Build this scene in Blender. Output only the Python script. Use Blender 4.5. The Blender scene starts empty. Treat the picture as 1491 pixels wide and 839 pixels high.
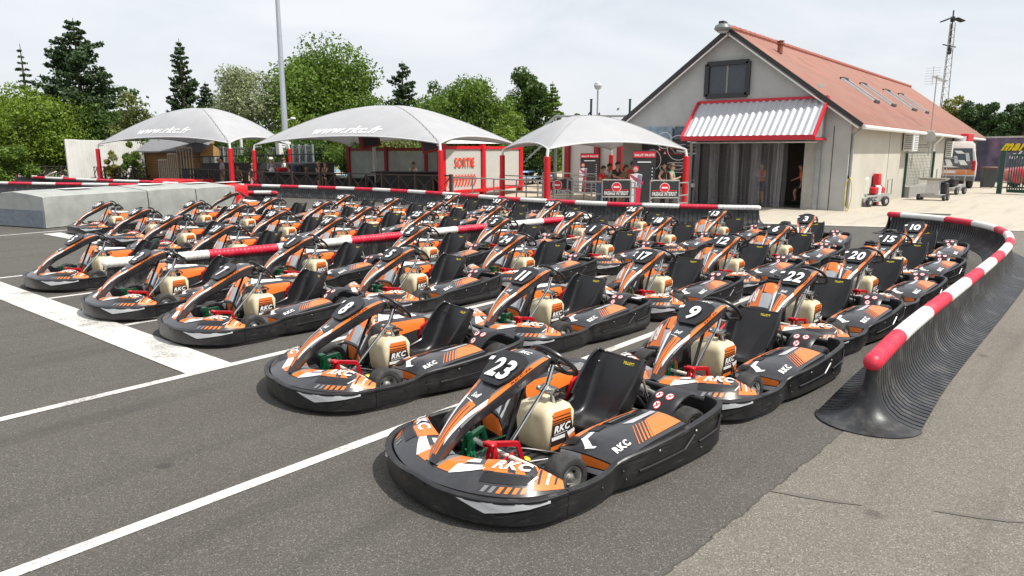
import bpy, bmesh, math, random
import numpy as np
from mathutils import Vector, Matrix
from mathutils.geometry import tessellate_polygon
random.seed(7)
SC = bpy.context.scene
COL = SC.collection
R = math.radians
PI = math.pi

# ------------------------------------------------------------------ camera calibration (used for measuring the place)
PW, PH = 1491.0, 839.0
FPX, HOR, YAW, CAMH = 1035.0, 219.0, R(39.3), 2.15
PITCH = math.atan((PH/2-HOR)/FPX)
def ray(u, v):
    x = (u-PW/2)/FPX; y = -(v-PH/2)/FPX
    cp, sp = math.cos(PITCH), math.sin(PITCH)
    fw = cp+sp*y; up = -sp+cp*y
    cx, cy = math.cos(YAW), math.sin(YAW)
    return Vector((fw*cx+x*cy, fw*cy-x*cx, up))
def gr(u, v, z=0.0):                    # where a sight line meets height z
    d = ray(u, v); t = (CAMH-z)/-d.z
    return Vector((d.x*t, d.y*t, z))
def at(u, v, D):                        # point on a sight line at forward distance D
    d = ray(u, v); f = d.x*math.cos(YAW)+d.y*math.sin(YAW)
    t = D/f
    return Vector((d.x*t, d.y*t, CAMH+d.z*t))
def onX(u, v, X):
    d = ray(u, v); t = X/d.x
    return Vector((X, d.y*t, CAMH+d.z*t))
def onY(u, v, Y):
    d = ray(u, v); t = Y/d.y
    return Vector((d.x*t, Y, CAMH+d.z*t))

# ------------------------------------------------------------------ materials
MATS = {}
def mat(name, col, rough=0.5, metal=0.0, var=0.12, scale=6.0, bump=0.0, bscale=60.0, coat=0.0, trans=0.0, alpha=1.0, emit=0.0, island=0.0, rvar=0.1, dirt=None, dirtscale=2.0, scuff=None):
    if name in MATS: return MATS[name]
    m = bpy.data.materials.new(name); m.use_nodes = True
    nt = m.node_tree; N = nt.nodes; L = nt.links
    b = N['Principled BSDF']
    b.inputs['Roughness'].default_value = rough
    b.inputs['Metallic'].default_value = metal
    if coat: b.inputs['Coat Weight'].default_value = coat; b.inputs['Coat Roughness'].default_value = 0.12
    tc = N.new('ShaderNodeTexCoord')
    nz = N.new('ShaderNodeTexNoise'); nz.inputs['Scale'].default_value = scale; nz.inputs['Detail'].default_value = 5.0
    L.new(tc.outputs['Object'], nz.inputs['Vector'])
    mr = N.new('ShaderNodeMapRange'); mr.inputs['From Min'].default_value = .25; mr.inputs['From Max'].default_value = .75
    mr.inputs['To Min'].default_value = 1-var; mr.inputs['To Max'].default_value = 1+var
    L.new(nz.outputs['Fac'], mr.inputs['Value'])
    mul = N.new('ShaderNodeVectorMath'); mul.operation = 'SCALE'; mul.inputs[0].default_value = col[:3]
    L.new(mr.outputs[0], mul.inputs['Scale'])
    out = mul.outputs[0]
    if island:
        g = N.new('ShaderNodeNewGeometry')
        mi = N.new('ShaderNodeMapRange'); mi.inputs['To Min'].default_value = 1-island; mi.inputs['To Max'].default_value = 1+island
        L.new(g.outputs['Random Per Island'], mi.inputs['Value'])
        m2 = N.new('ShaderNodeVectorMath'); m2.operation = 'SCALE'
        L.new(out, m2.inputs[0]); L.new(mi.outputs[0], m2.inputs['Scale']); out = m2.outputs[0]
    if dirt:
        n2 = N.new('ShaderNodeTexNoise'); n2.inputs['Scale'].default_value = dirtscale; n2.inputs['Detail'].default_value = 8; n2.inputs['Roughness'].default_value = .65
        oi = N.new('ShaderNodeObjectInfo'); va = N.new('ShaderNodeVectorMath'); va.operation = 'ADD'; sc_ = N.new('ShaderNodeMath'); sc_.operation = 'MULTIPLY'; sc_.inputs[1].default_value = 40
        L.new(oi.outputs['Random'], sc_.inputs[0]); L.new(tc.outputs['Object'], va.inputs[0]); L.new(sc_.outputs[0], va.inputs[1]); L.new(va.outputs[0], n2.inputs['Vector'])
        r2 = N.new('ShaderNodeMapRange'); r2.inputs['From Min'].default_value = .5; r2.inputs['From Max'].default_value = .78; r2.inputs['To Max'].default_value = dirt[3]
        L.new(n2.outputs['Fac'], r2.inputs['Value'])
        mx = N.new('ShaderNodeMix'); mx.data_type = 'RGBA'
        L.new(r2.outputs[0], mx.inputs['Factor']); L.new(out, mx.inputs['A']); mx.inputs['B'].default_value = (*dirt[:3], 1)
        out = mx.outputs['Result']
    if scuff:                               # long pale scrapes along the bumper
        mp = N.new('ShaderNodeMapping'); mp.inputs['Scale'].default_value = (4, 4, 70); mp.inputs['Rotation'].default_value = (.06, .04, 0)
        oi = N.new('ShaderNodeObjectInfo'); L.new(oi.outputs['Random'], mp.inputs['Location']); L.new(tc.outputs['Object'], mp.inputs['Vector'])
        n3 = N.new('ShaderNodeTexNoise'); n3.inputs['Scale'].default_value = 1.6; n3.inputs['Detail'].default_value = 6; n3.inputs['Roughness'].default_value = .6; L.new(mp.outputs[0], n3.inputs['Vector'])
        r3 = N.new('ShaderNodeMapRange'); r3.inputs['From Min'].default_value = .60; r3.inputs['From Max'].default_value = .74; r3.inputs['To Max'].default_value = scuff; L.new(n3.outputs['Fac'], r3.inputs['Value'])
        m3 = N.new('ShaderNodeMix'); m3.data_type = 'RGBA'; L.new(r3.outputs[0], m3.inputs['Factor']); L.new(out, m3.inputs['A']); m3.inputs['B'].default_value = (.17, .165, .155, 1); out = m3.outputs['Result']
    L.new(out, b.inputs['Base Color'])
    rr = N.new('ShaderNodeMapRange'); rr.inputs['To Min'].default_value = max(.02, rough-rvar); rr.inputs['To Max'].default_value = min(1, rough+rvar)
    L.new(nz.outputs['Fac'], rr.inputs['Value']); L.new(rr.outputs[0], b.inputs['Roughness'])
    if bump:
        nb = N.new('ShaderNodeTexNoise'); nb.inputs['Scale'].default_value = bscale; nb.inputs['Detail'].default_value = 4
        L.new(tc.outputs['Object'], nb.inputs['Vector'])
        bp = N.new('ShaderNodeBump'); bp.inputs['Strength'].default_value = bump; bp.inputs['Distance'].default_value = 0.01
        L.new(nb.outputs['Fac'], bp.inputs['Height']); L.new(bp.outputs[0], b.inputs['Normal'])
    if trans:
        td = N.new('ShaderNodeBsdfTranslucent'); L.new(out, td.inputs['Color'])
        ms = N.new('ShaderNodeMixShader'); ms.inputs[0].default_value = trans
        L.new(b.outputs[0], ms.inputs[1]); L.new(td.outputs[0], ms.inputs[2])
        L.new(ms.outputs[0], N['Material Output'].inputs['Surface'])
    if alpha < 1:
        tp = N.new('ShaderNodeBsdfTransparent')
        ms = N.new('ShaderNodeMixShader'); ms.inputs[0].default_value = alpha
        L.new(tp.outputs[0], ms.inputs[1]); L.new(b.outputs[0], ms.inputs[2])
        L.new(ms.outputs[0], N['Material Output'].inputs['Surface'])
    if emit:
        b.inputs['Emission Color'].default_value = (*col[:3], 1); b.inputs['Emission Strength'].default_value = emit
    MATS[name] = m
    return m

BLACK = mat('black_plastic', (.0125, .0125, .014), .38, var=.25, scale=9, bump=.06, bscale=90, dirt=(.10, .094, .086, .26), dirtscale=5, scuff=.55)
BLACK2 = mat('black_smooth', (.013, .013, .015), .32, var=.2, dirt=(.07, .066, .06, .22), dirtscale=4)
CHAR = mat('charcoal_satin', (.027, .027, .031), .32, var=.2, scale=30, coat=.5, dirt=(.14, .13, .12, .18), dirtscale=6)
GREYP = mat('grey_print', (.17, .17, .18), .38, coat=.2)
ORANGE = mat('orange_print', (.78, .180, .024), .34, var=.12, coat=.45, dirt=(.42, .16, .07, .4), dirtscale=7)
WHITEP = mat('white_print', (.80, .80, .79), .38, var=.04)
SILVER = mat('silver_print', (.52, .53, .55), .35, metal=.2)
REDM = mat('red_anodised', (.62, .012, .022), .33, metal=.35, var=.15)
GREENM = mat('green_anodised', (.012, .22, .085), .33, metal=.35, var=.15)
CHROME = mat('chrome', (.62, .62, .60), .2, metal=1.0, var=.15, scale=20)
STEEL = mat('steel_tube', (.36, .355, .34), .42, metal=.7, var=.2)
TANK = mat('tank_cream', (.80, .70, .48), .42, var=.12, scale=7, trans=.18, dirt=(.45, .33, .17, .5), dirtscale=5)
RUBBER = mat('tyre_rubber', (.030, .029, .028), .75, var=.25, scale=25, bump=.25, bscale=140, dirt=(.13, .125, .115, .5), dirtscale=9)
RIMM = mat('rim_alloy', (.60, .60, .58), .33, metal=.8, var=.15, dirt=(.12, .1, .08, .6), dirtscale=14)
YELLOWP = mat('yellow_print', (.80, .62, .02), .4)
REDP = mat('red_print', (.70, .02, .03), .4)
CREAMT = mat('cream_tube', (.74, .70, .60), .4)

# ------------------------------------------------------------------ mesh builder
class MB:
    def __init__(s, xf=None):
        s.v = []; s.f = []; s.m = []; s.mats = []; s.xf = xf
    def mi(s, m):
        if m not in s.mats: s.mats.append(m)
        return s.mats.index(m)
    def add(s, verts, faces, m):
        o = len(s.v); k = s.mi(m)
        s.v += [tuple(p) for p in verts]
        for f in faces: s.f.append([i+o for i in f]); s.m.append(k)
    def box(s, c, size, m, rot=None, taper=1.0, bev=0.0):
        x, y, z = size[0]/2, size[1]/2, size[2]/2
        if bev <= 0:
            P = [(-x, -y, -z), (x, -y, -z), (x, y, -z), (-x, y, -z), (-x*taper, -y*taper, z), (x*taper, -y*taper, z), (x*taper, y*taper, z), (-x*taper, y*taper, z)]
            F = [(3, 2, 1, 0), (4, 5, 6, 7), (0, 1, 5, 4), (1, 2, 6, 5), (2, 3, 7, 6), (3, 0, 4, 7)]
        else:
            b = min(bev, x*.98, y*.98, z*.98); P = []; F = []
            def ring(xx, yy, zz, cb):
                o = len(P)
                for sx, sy in ((-1, -1), (1, -1), (1, 1), (-1, 1)):
                    a = (sx*(xx-cb), sy*yy, zz); d = (sx*xx, sy*(yy-cb), zz)
                    if sx*sy > 0: P.extend((d, a))
                    else: P.extend((a, d))
                return o
            t = taper
            r = [ring(x-b, y-b, -z, b*.5), ring(x, y, -z+b, b), ring(x*t, y*t, z-b, b), ring((x-b)*t, (y-b)*t, z, b*.5)]
            # fix ordering by angle
            for o in r:
                q = sorted(P[o:o+8], key=lambda p: math.atan2(p[1]/max(y, 1e-6), p[0]/max(x, 1e-6))); P[o:o+8] = q
            for i in range(3):
                for j in range(8):
                    F.append((r[i]+j, r[i]+(j+1) % 8, r[i+1]+(j+1) % 8, r[i+1]+j))
            F.append(tuple(r[0]+j for j in reversed(range(8)))); F.append(tuple(r[3]+j for j in range(8)))
        M = (rot.to_4x4() if rot is not None else Matrix.Identity(4))
        c = Vector(c)
        s.add([M @ Vector(p)+c for p in P], F, m)
    def bar(s, a, b, w, h, m, up=(0, 0, 1)):   # rectangular bar from a to b
        a = Vector(a); b = Vector(b); d = b-a; L = d.length
        if L < 1e-6: return
        d.normalize(); u = Vector(up)
        if abs(d.dot(u)) > .98: u = Vector((1, 0, 0))
        r = d.cross(u).normalized(); u = r.cross(d)
        P = []
        for q in (a, b):
            for sx, sy in ((-1, -1), (1, -1), (1, 1), (-1, 1)): P.append(q+r*sx*w/2+u*sy*h/2)
        s.add(P, [(0, 1, 2, 3), (7, 6, 5, 4), (1, 0, 4, 5), (2, 1, 5, 6), (3, 2, 6, 7), (0, 3, 7, 4)], m)
    def tube(s, path, r, m, seg=8, cap=True, closed=False):
        path = [Vector(p) for p in path]; n = len(path)
        rr = r if isinstance(r, (list, tuple)) else [r]*n
        P = []; F = []; prev = None
        for i, p in enumerate(path):
            if closed: t = path[(i+1) % n]-path[i-1]
            else: t = path[min(i+1, n-1)]-path[max(i-1, 0)]
            t.normalize()
            if prev is None:
                u = Vector((0, 0, 1)) if abs(t.z) < .9 else Vector((1, 0, 0))
                u = (u-t*u.dot(t)).normalized()
            else:
                u = prev-t*prev.dot(t)
                u = u.normalized() if u.length > 1e-6 else Vector((1, 0, 0))
            prev = u; w = t.cross(u)
            for k in range(seg):
                a = 2*PI*k/seg
                P.append(p+u*math.cos(a)*rr[i]+w*math.sin(a)*rr[i])
        m_ = n if closed else n-1
        for i in range(m_):
            i2 = (i+1) % n
            for k in range(seg):
                k2 = (k+1) % seg
                F.append((i*seg+k, i*seg+k2, i2*seg+k2, i2*seg+k))
        if cap and not closed:
            F.append(tuple(reversed(range(seg)))); F.append(tuple((n-1)*seg+k for k in range(seg)))
        s.add(P, F, m)
    def lathe(s, prof, m, c=(0, 0, 0), axis='z', seg=16, mats=None):   # prof: (radius, height)
        P = []; F = []
        n = len(prof); c = Vector(c)
        for (r, h) in prof:
            for k in range(seg):
                a = 2*PI*k/seg; x, y = r*math.cos(a), r*math.sin(a)
                P.append(c+(Vector((x, y, h)) if axis == 'z' else Vector((x, h, y)) if axis == 'y' else Vector((h, x, y))))
        for i in range(n-1):
            for k in range(seg):
                k2 = (k+1) % seg
                q = (i*seg+k, i*seg+k2, (i+1)*seg+k2, (i+1)*seg+k)
                F.append(q if axis != 'y' else tuple(reversed(q)))
        if mats is None: s.add(P, F, m)
        else:
            for i in range(n-1):
                s.add(P[i*seg:(i+2)*seg], [(k, (k+1) % seg, seg+(k+1) % seg, seg+k) if axis != 'y' else (seg+k, seg+(k+1) % seg, (k+1) % seg, k) for k in range(seg)], mats[i])
    def grid(s, fn, nu, nv, m, u0=0., u1=1., v0=0., v1=1., flip=False):
        P = [fn(u0+(u1-u0)*i/nu, v0+(v1-v0)*j/nv) for i in range(nu+1) for j in range(nv+1)]
        F = []
        for i in range(nu):
            for j in range(nv):
                q = (i*(nv+1)+j, (i+1)*(nv+1)+j, (i+1)*(nv+1)+j+1, i*(nv+1)+j+1)
                F.append(tuple(reversed(q)) if flip else q)
        s.add(P, F, m)
    def loft(s, rings, m, closed=True, caps=True):
        n = len(rings[0]); P = [p for r in rings for p in r]; F = []
        for i in range(len(rings)-1):
            for k in range(n if closed else n-1):
                k2 = (k+1) % n
                F.append((i*n+k, i*n+k2, (i+1)*n+k2, (i+1)*n+k))
        if caps: F.append(tuple(reversed(range(n)))); F.append(tuple((len(rings)-1)*n+k for k in range(n)))
        s.add(P, F, m)
    def prism(s, pts, off, m):
        pts = [Vector(p) for p in pts]; off = Vector(off); n = len(pts)
        nrm = Vector((0, 0, 0))
        for i in range(n): nrm += pts[i].cross(pts[(i+1) % n])
        if nrm.dot(off) > 0: pts = pts[::-1]
        P = pts+[p+off for p in pts]
        tri = tessellate_polygon([pts])
        F = []
        for t in tri:
            a, b, c = t
            nn = (pts[b]-pts[a]).cross(pts[c]-pts[a])
            t = (a, b, c) if nn.dot(off) < 0 else (a, c, b)
            F.append(t); F.append((t[2]+n, t[1]+n, t[0]+n))
        for i in range(n):
            j = (i+1) % n; F.append((j, i, i+n, j+n))
        s.add(P, F, m)
    def quad(s, a, b, c, d, m): s.add([a, b, c, d], [(0, 1, 2, 3)], m)
    # patches laid on a parametric surface, lifted off it a little
    def decal(s, S, q, m, off=.0025, n=8, k=3, flip=1):
        (a0, b0), (a1, b1), (a2, b2), (a3, b3) = q
        P = []; F = []
        for i in range(n+1):
            t = i/n
            for j in range(k+1):
                w = j/k
                u = (a0*(1-t)+a1*t)*(1-w)+(a3*(1-t)+a2*t)*w; v = (b0*(1-t)+b1*t)*(1-w)+(b3*(1-t)+b2*t)*w
                P.append(lift(S, u, v, off*flip))
        for i in range(n):
            for j in range(k): F.append((i*(k+1)+j, (i+1)*(k+1)+j, (i+1)*(k+1)+j+1, i*(k+1)+j+1))
        s.add(P, F, m)
    def dtext(s, S, text, o, ex, ey, m, off=.004, shear=.25, bold=.03, flip=1):   # o: uv origin, ex: uv per text width, ey: uv per text height
        V, F, W = text_mesh(text, shear, bold)
        P = []
        for (x, y) in V:
            u = o[0]+ex[0]*x/W+ey[0]*y; v = o[1]+ex[1]*x/W+ey[1]*y
            P.append(lift(S, u, v, off*flip))
        s.add(P, F, m)
    def text(s, text, o, ex, ey, m, off=(0, 0, 0), shear=0., bold=.02):           # flat text in space: ex whole width, ey height
        V, F, W = text_mesh(text, shear, bold)
        o = Vector(o)+Vector(off); ex = Vector(ex); ey = Vector(ey)
        s.add([o+ex*(x/W)+ey*y for x, y in V], F, m)
    def build(s, name, parent=None, smooth=35, loc=None):
        me = bpy.data.meshes.new(name)
        V = [s.xf(p) for p in s.v] if s.xf else s.v
        me.from_pydata(V, [], s.f)
        for m in s.mats: me.materials.append(m)
        me.polygons.foreach_set('material_index', s.m)
        if smooth:
            me.polygons.foreach_set('use_smooth', [True]*len(s.f))
            me.set_sharp_from_angle(angle=R(smooth))
        me.update()
        o = bpy.data.objects.new(name, me); COL.objects.link(o)
        if parent is not None: o.parent = parent
        if loc is not None: o.location = loc
        return o
def lift(S, u, v, off):
    e = .004
    p = Vector(S(u, v))
    du = Vector(S(u+e, v))-Vector(S(u-e, v)); dv = Vector(S(u, v+e))-Vector(S(u, v-e))
    n = du.cross(dv)
    if n.length < 1e-12: return p
    return p+n.normalized()*off
_TX = {}
def text_mesh(t, shear=0., bold=.02):
    key = (t, shear, bold)
    if key in _TX: return _TX[key]
    cu = bpy.data.curves.new('lettering', 'FONT'); cu.body = t; cu.shear = shear; cu.offset = bold; cu.resolution_u = 3; cu.space_character = 1.0+bold*3.2
    ob = bpy.data.objects.new('lettering', cu); COL.objects.link(ob)
    dg = bpy.context.evaluated_depsgraph_get(); dg.update()
    me = ob.evaluated_get(dg).to_mesh()
    V = [(v.co.x, v.co.y) for v in me.vertices]; F = [tuple(p.vertices) for p in me.polygons]
    ob.evaluated_get(dg).to_mesh_clear()
    bpy.data.objects.remove(ob); bpy.data.curves.remove(cu)
    x0 = min(p[0] for p in V); x1 = max(p[0] for p in V); h = .729
    V = [(p[0]-x0, p[1]/h) for p in V]
    _TX[key] = (V, F, x1-x0)
    return _TX[key]
def spl(pts, t):                           # Catmull-Rom through tuples, t in 0..1
    n = len(pts)-1; x = min(max(t, 0), 1)*n; i = min(int(x), n-1); f = x-i
    p0 = pts[max(i-1, 0)]; p1 = pts[i]; p2 = pts[i+1]; p3 = pts[min(i+2, n)]
    return tuple(.5*((2*b)+(c-a)*f+(2*a-5*b+4*c-d)*f*f+(3*b-a-3*c+d)*f**3) for a, b, c, d in zip(p0, p1, p2, p3))
def lin(xs, ys, x):
    return float(np.interp(x, xs, ys))
def empty(name, label, cat, loc=(0, 0, 0), rz=0., group=None):
    o = bpy.data.objects.new(name, None); COL.objects.link(o)
    o.empty_display_size = .2; o.location = loc; o.rotation_euler = (0, 0, rz)
    return tag(o, label, cat, group)
def tag(o, label=None, cat=None, group=None, kind=None):
    if label: o['label'] = label
    if cat: o['category'] = cat
    if group: o['group'] = group
    if kind: o['kind'] = kind
    return o
def copy_tree(o, parent=None):
    c = o.copy(); COL.objects.link(c)
    if parent is not None: c.parent = parent
    for ch in list(o.children): copy_tree(ch, c)
    return c
# ------------------------------------------------------------------ the kart
KS = 1.05
def kx(p): return ((p[0]-1.0)*KS, p[1]*KS, p[2]*KS)
def KB(): return MB(kx)

NAS = [(.02, .245), (.12, .375), (.24, .48), (.35, .545), (.46, .605), (.57, .665), (.68, .72), (.79, .755), (.88, .758), (.93, .725)]
NASW = [.034, .062, .086, .108, .128, .150, .166, .165, .146, .105]
def nas_c(u): return spl(NAS, u)
def nas_w(u): return spl([(w,) for w in NASW], u)[0]
def nas(u, v):
    s, z = nas_c(u); e = .01
    a = nas_c(max(u-e, 0)); b = nas_c(min(u+e, 1)); ts, tz = b[0]-a[0], b[1]-a[1]; l = math.hypot(ts, tz) or 1
    ns, nz = -tz/l, ts/l; d = -.022*v*v
    return (s+ns*d, v*nas_w(u), z+nz*d)
def nas_full(u, q):                        # q in -1.6..1.6, beyond 1 the flank folds down
    v = max(-1, min(1, q)); p = nas(u, v); x = abs(q)-1
    if x <= 0: return p
    e = .01
    a = nas_c(max(u-e, 0)); b = nas_c(min(u+e, 1)); ts, tz = b[0]-a[0], b[1]-a[1]; l = math.hypot(ts, tz) or 1
    ns, nz = -tz/l, ts/l; dep = lin([0, .15, .5, .85, 1], [.03, .05, .075, .085, .05], u)*x/.6
    return (p[0]-ns*dep, p[1]*(1-.10*x/.6), p[2]-nz*dep)
FO = [(-.058, 0, .185), (-.045, .18, .187), (.02, .38, .188), (.12, .54, .188), (.27, .645, .182), (.47, .678, .165)]
FI = [(.21, 0, .228), (.245, .14, .240), (.27, .27, .268), (.305, .41, .300), (.375, .52, .285), (.51, .61, .185)]
def fair(t, r):
    sg = -1 if t < 0 else 1; a = abs(t)
    o = spl(FO, a); i = spl(FI, a)
    h = .03*math.sin(PI*min(max(r, 0), 1))*(1-.5*a)
    p = tuple(o[k]*(1-r)+i[k]*r for k in range(3))
    return (p[0], sg*p[1], p[2]+h)
BF = [(-.088, 0), (-.078, .19), (-.015, .40), (.095, .575), (.25, .69), (.435, .724)]
BS = [(.44, .723), (.55, .738), (.68, .738), (.79, .722), (.87, .708), (.96, .725), (1.15, .748), (1.45, .758), (1.75, .755), (1.92, .735), (2.0, .68), (2.025, .57)]
BSZ = [.192, .192, .193, .198, .215, .238, .252, .274, .305, .325, .332, .332]
def ring_profile(x, y, nx, ny, zt, z0=.026):
    pr = [(-.03, 0.), (-.012, .015), (.002, .10), (.007, .45), (.006, .84), (.013, .875), (.013, .965), (.004, 1.0), (-.022, 1.0), (-.030, .95), (-.034, .1)]
    return [(x+nx*o, y+ny*o, z0+(zt-z0)*f) for o, f in pr]
def sweep_ring(mb, pts, zt, m, z0=.026):
    rings = []
    n = len(pts)
    for i in range(n):
        a = pts[max(i-1, 0)]; b = pts[min(i+1, n-1)]; tx, ty = b[0]-a[0], b[1]-a[1]; l = math.hypot(tx, ty)
        nx, ny = -ty/l, tx/l                # outward chosen by caller's direction
        rings.append(ring_profile(pts[i][0], pts[i][1], nx, ny, zt[i], z0))
    mb.loft(rings, m)
def side_curve(u, sg):
    p = spl(BS, u); return (p[0], sg*p[1])
def side_surf(sg):
    def S(u, w):                            # outer face of the side bumper, w height fraction
        x, y = side_curve(u, sg); a = side_curve(max(u-.01, 0), sg); b = side_curve(min(u+.01, 1), sg)
        tx, ty = b[0]-a[0], b[1]-a[1]; l = math.hypot(tx, ty); nx, ny = (-ty/l, tx/l) if sg > 0 else (ty/l, -tx/l)
        zt = spl([(q,) for q in BSZ], u)[0]
        return (x+nx*.0125, y+ny*.0125, .035+(zt-.035)*w)
    return S
def front_surf(t, w):
    sg = -1 if t < 0 else 1
    a = abs(t); p = spl(BF, a); q0 = spl(BF, max(a-.01, 0)); q1 = spl(BF, min(a+.01, 1))
    tx, ty = q1[0]-q0[0], q1[1]-q0[1]; l = math.hypot(tx, ty); nx, ny = -ty/l, tx/l
    zt = .190+.012*max(0, 1-a*4)
    return (p[0]+nx*.0125, sg*(p[1]+ny*.0125), .035+(zt-.035)*w)
def pod(a, b):                              # near side pod: a along, b outer..inner
    s = .84+.68*a
    yo = -lin([0, .1, .25, 1], [.655, .70, .725, .738], a); zo = lin([0, .12, .25, .5, 1], [.185, .222, .246, .270, .300], a)
    yi = -lin([0, .4, 1], [.26, .275, .34], a); zi = lin([0, .12, .3, .7, 1], [.175, .215, .235, .268, .285], a)
    return (s+.05*(1-b)*(1-a), yo*(1-b)+yi*b, zo*(1-b)+zi*b+.03*math.sin(PI*min(max(b, 0), 1))*min(1, .45+a*2))
ECX = [0, .10, .18, .30, .50, .75, 1.0]
def eng(a, b):                              # engine-side cover: a along, b outer..crest..inner wall
    s = .84+.92*a
    o = (.665+.04*min(a*4, 1), lin([0, .1, .25, 1], [.165, .215, .26, .30], a))
    c = (.50, lin(ECX, [.23, .42, .505, .50, .455, .43, .385], a))
    i = (.33, lin(ECX, [.21, .38, .445, .44, .415, .395, .36], a))
    w = (.285, .075)
    pts = [o, ((o[0]+c[0])/2+.045, (o[1]+c[1])/2+.02), c, i, w]
    y, z = spl(pts, b)
    return (s, y, z)
def num_plate(txt, parent, name='number_plate'):
    txt = txt.replace('1', 'I')          # the plates show plain bar ones
    mb = KB()
    tilt = .026
    def out(u0, du):                        # hexagonal outline on the fairing: wide head, narrow foot
        pts = []
        P = [(a_+.03, b_) for a_, b_ in [(.43, -.42), (.437, -.58), (.51, -.84), (.60, -.98), (.645, -.92), (.665, -.66), (.668, -.3), (.668, .3), (.665, .66), (.645, .92), (.60, .98), (.51, .84), (.437, .58), (.43, .42)]]
        return [lift(nas, u, v*(.150/nas_w(u))*du, u0+tilt*(u-.43)/.24) for u, v in P]
    a = out(.004, .93); b = out(.017, 1.0); c = out(.024, .97)
    mb.loft([a, b, c], BLACK2)
    d = mb
    w = .16 if len(txt) > 1 else .085
    # text runs toward -y and stands along u
    V, F, W = text_mesh(txt, .15, .035)
    ww = (1.16 if len(txt) > 1 else .58)*(1-.27*txt.count('I')/len(txt))
    def PL(u, v): return lift(nas, u, v*.150/nas_w(u), tilt*(u-.43)/.24)
    d.dtext(PL, txt, (.508, ww/2-.08), (0, -ww), (.135, 0), WHITEP, off=.0265, shear=.15, bold=.03)
    d.decal(PL, [(.612, 1.0), (.612, .70), (.640, .70), (.640, 1.0)], WHITEP, off=.027, n=2, k=2)
    return mb.build(name, parent, smooth=25)
def tyre(mb, r, w, c):
    pr = [(r*.60, -w*.36), (r*.66, -w*.47), (r*.86, -w*.5), (r*.955, -w*.47), (r*.995, -w*.36), (r, -w*.15), (r, w*.15), (r*.995, w*.36), (r*.955, w*.47), (r*.86, w*.5), (r*.66, w*.47), (r*.60, w*.36), (r*.60, -w*.36)]
    mb.lathe(pr, RUBBER, c, 'y', 28)
def rim(mb, r, w, c, sg):
    o = w*.5*sg
    pr = [(r*.605, o*.80), (r*.60, o*.9), (r*.565, o*.88), (r*.53, o*.45), (r*.30, o*.30), (r*.28, o*.55), (r*.16, o*.6), (r*.15, o*.75), (.001, o*.78)]
    mb.lathe(pr, RIMM, c, 'y', 24)
    pr = [(r*.605, -o*.8), (r*.53, -o*.45), (r*.2, -o*.3), (.001, -o*.3)]
    mb.lathe(pr, RIMM, c, 'y', 24)
    for k in range(3):
        a = 2*PI*k/3+.5
        mb.box((c[0]+math.cos(a)*r*.40, c[1]+o*.42, c[2]+math.sin(a)*r*.40), (r*.1, abs(o)*.2, r*.1), BLACK2)

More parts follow.
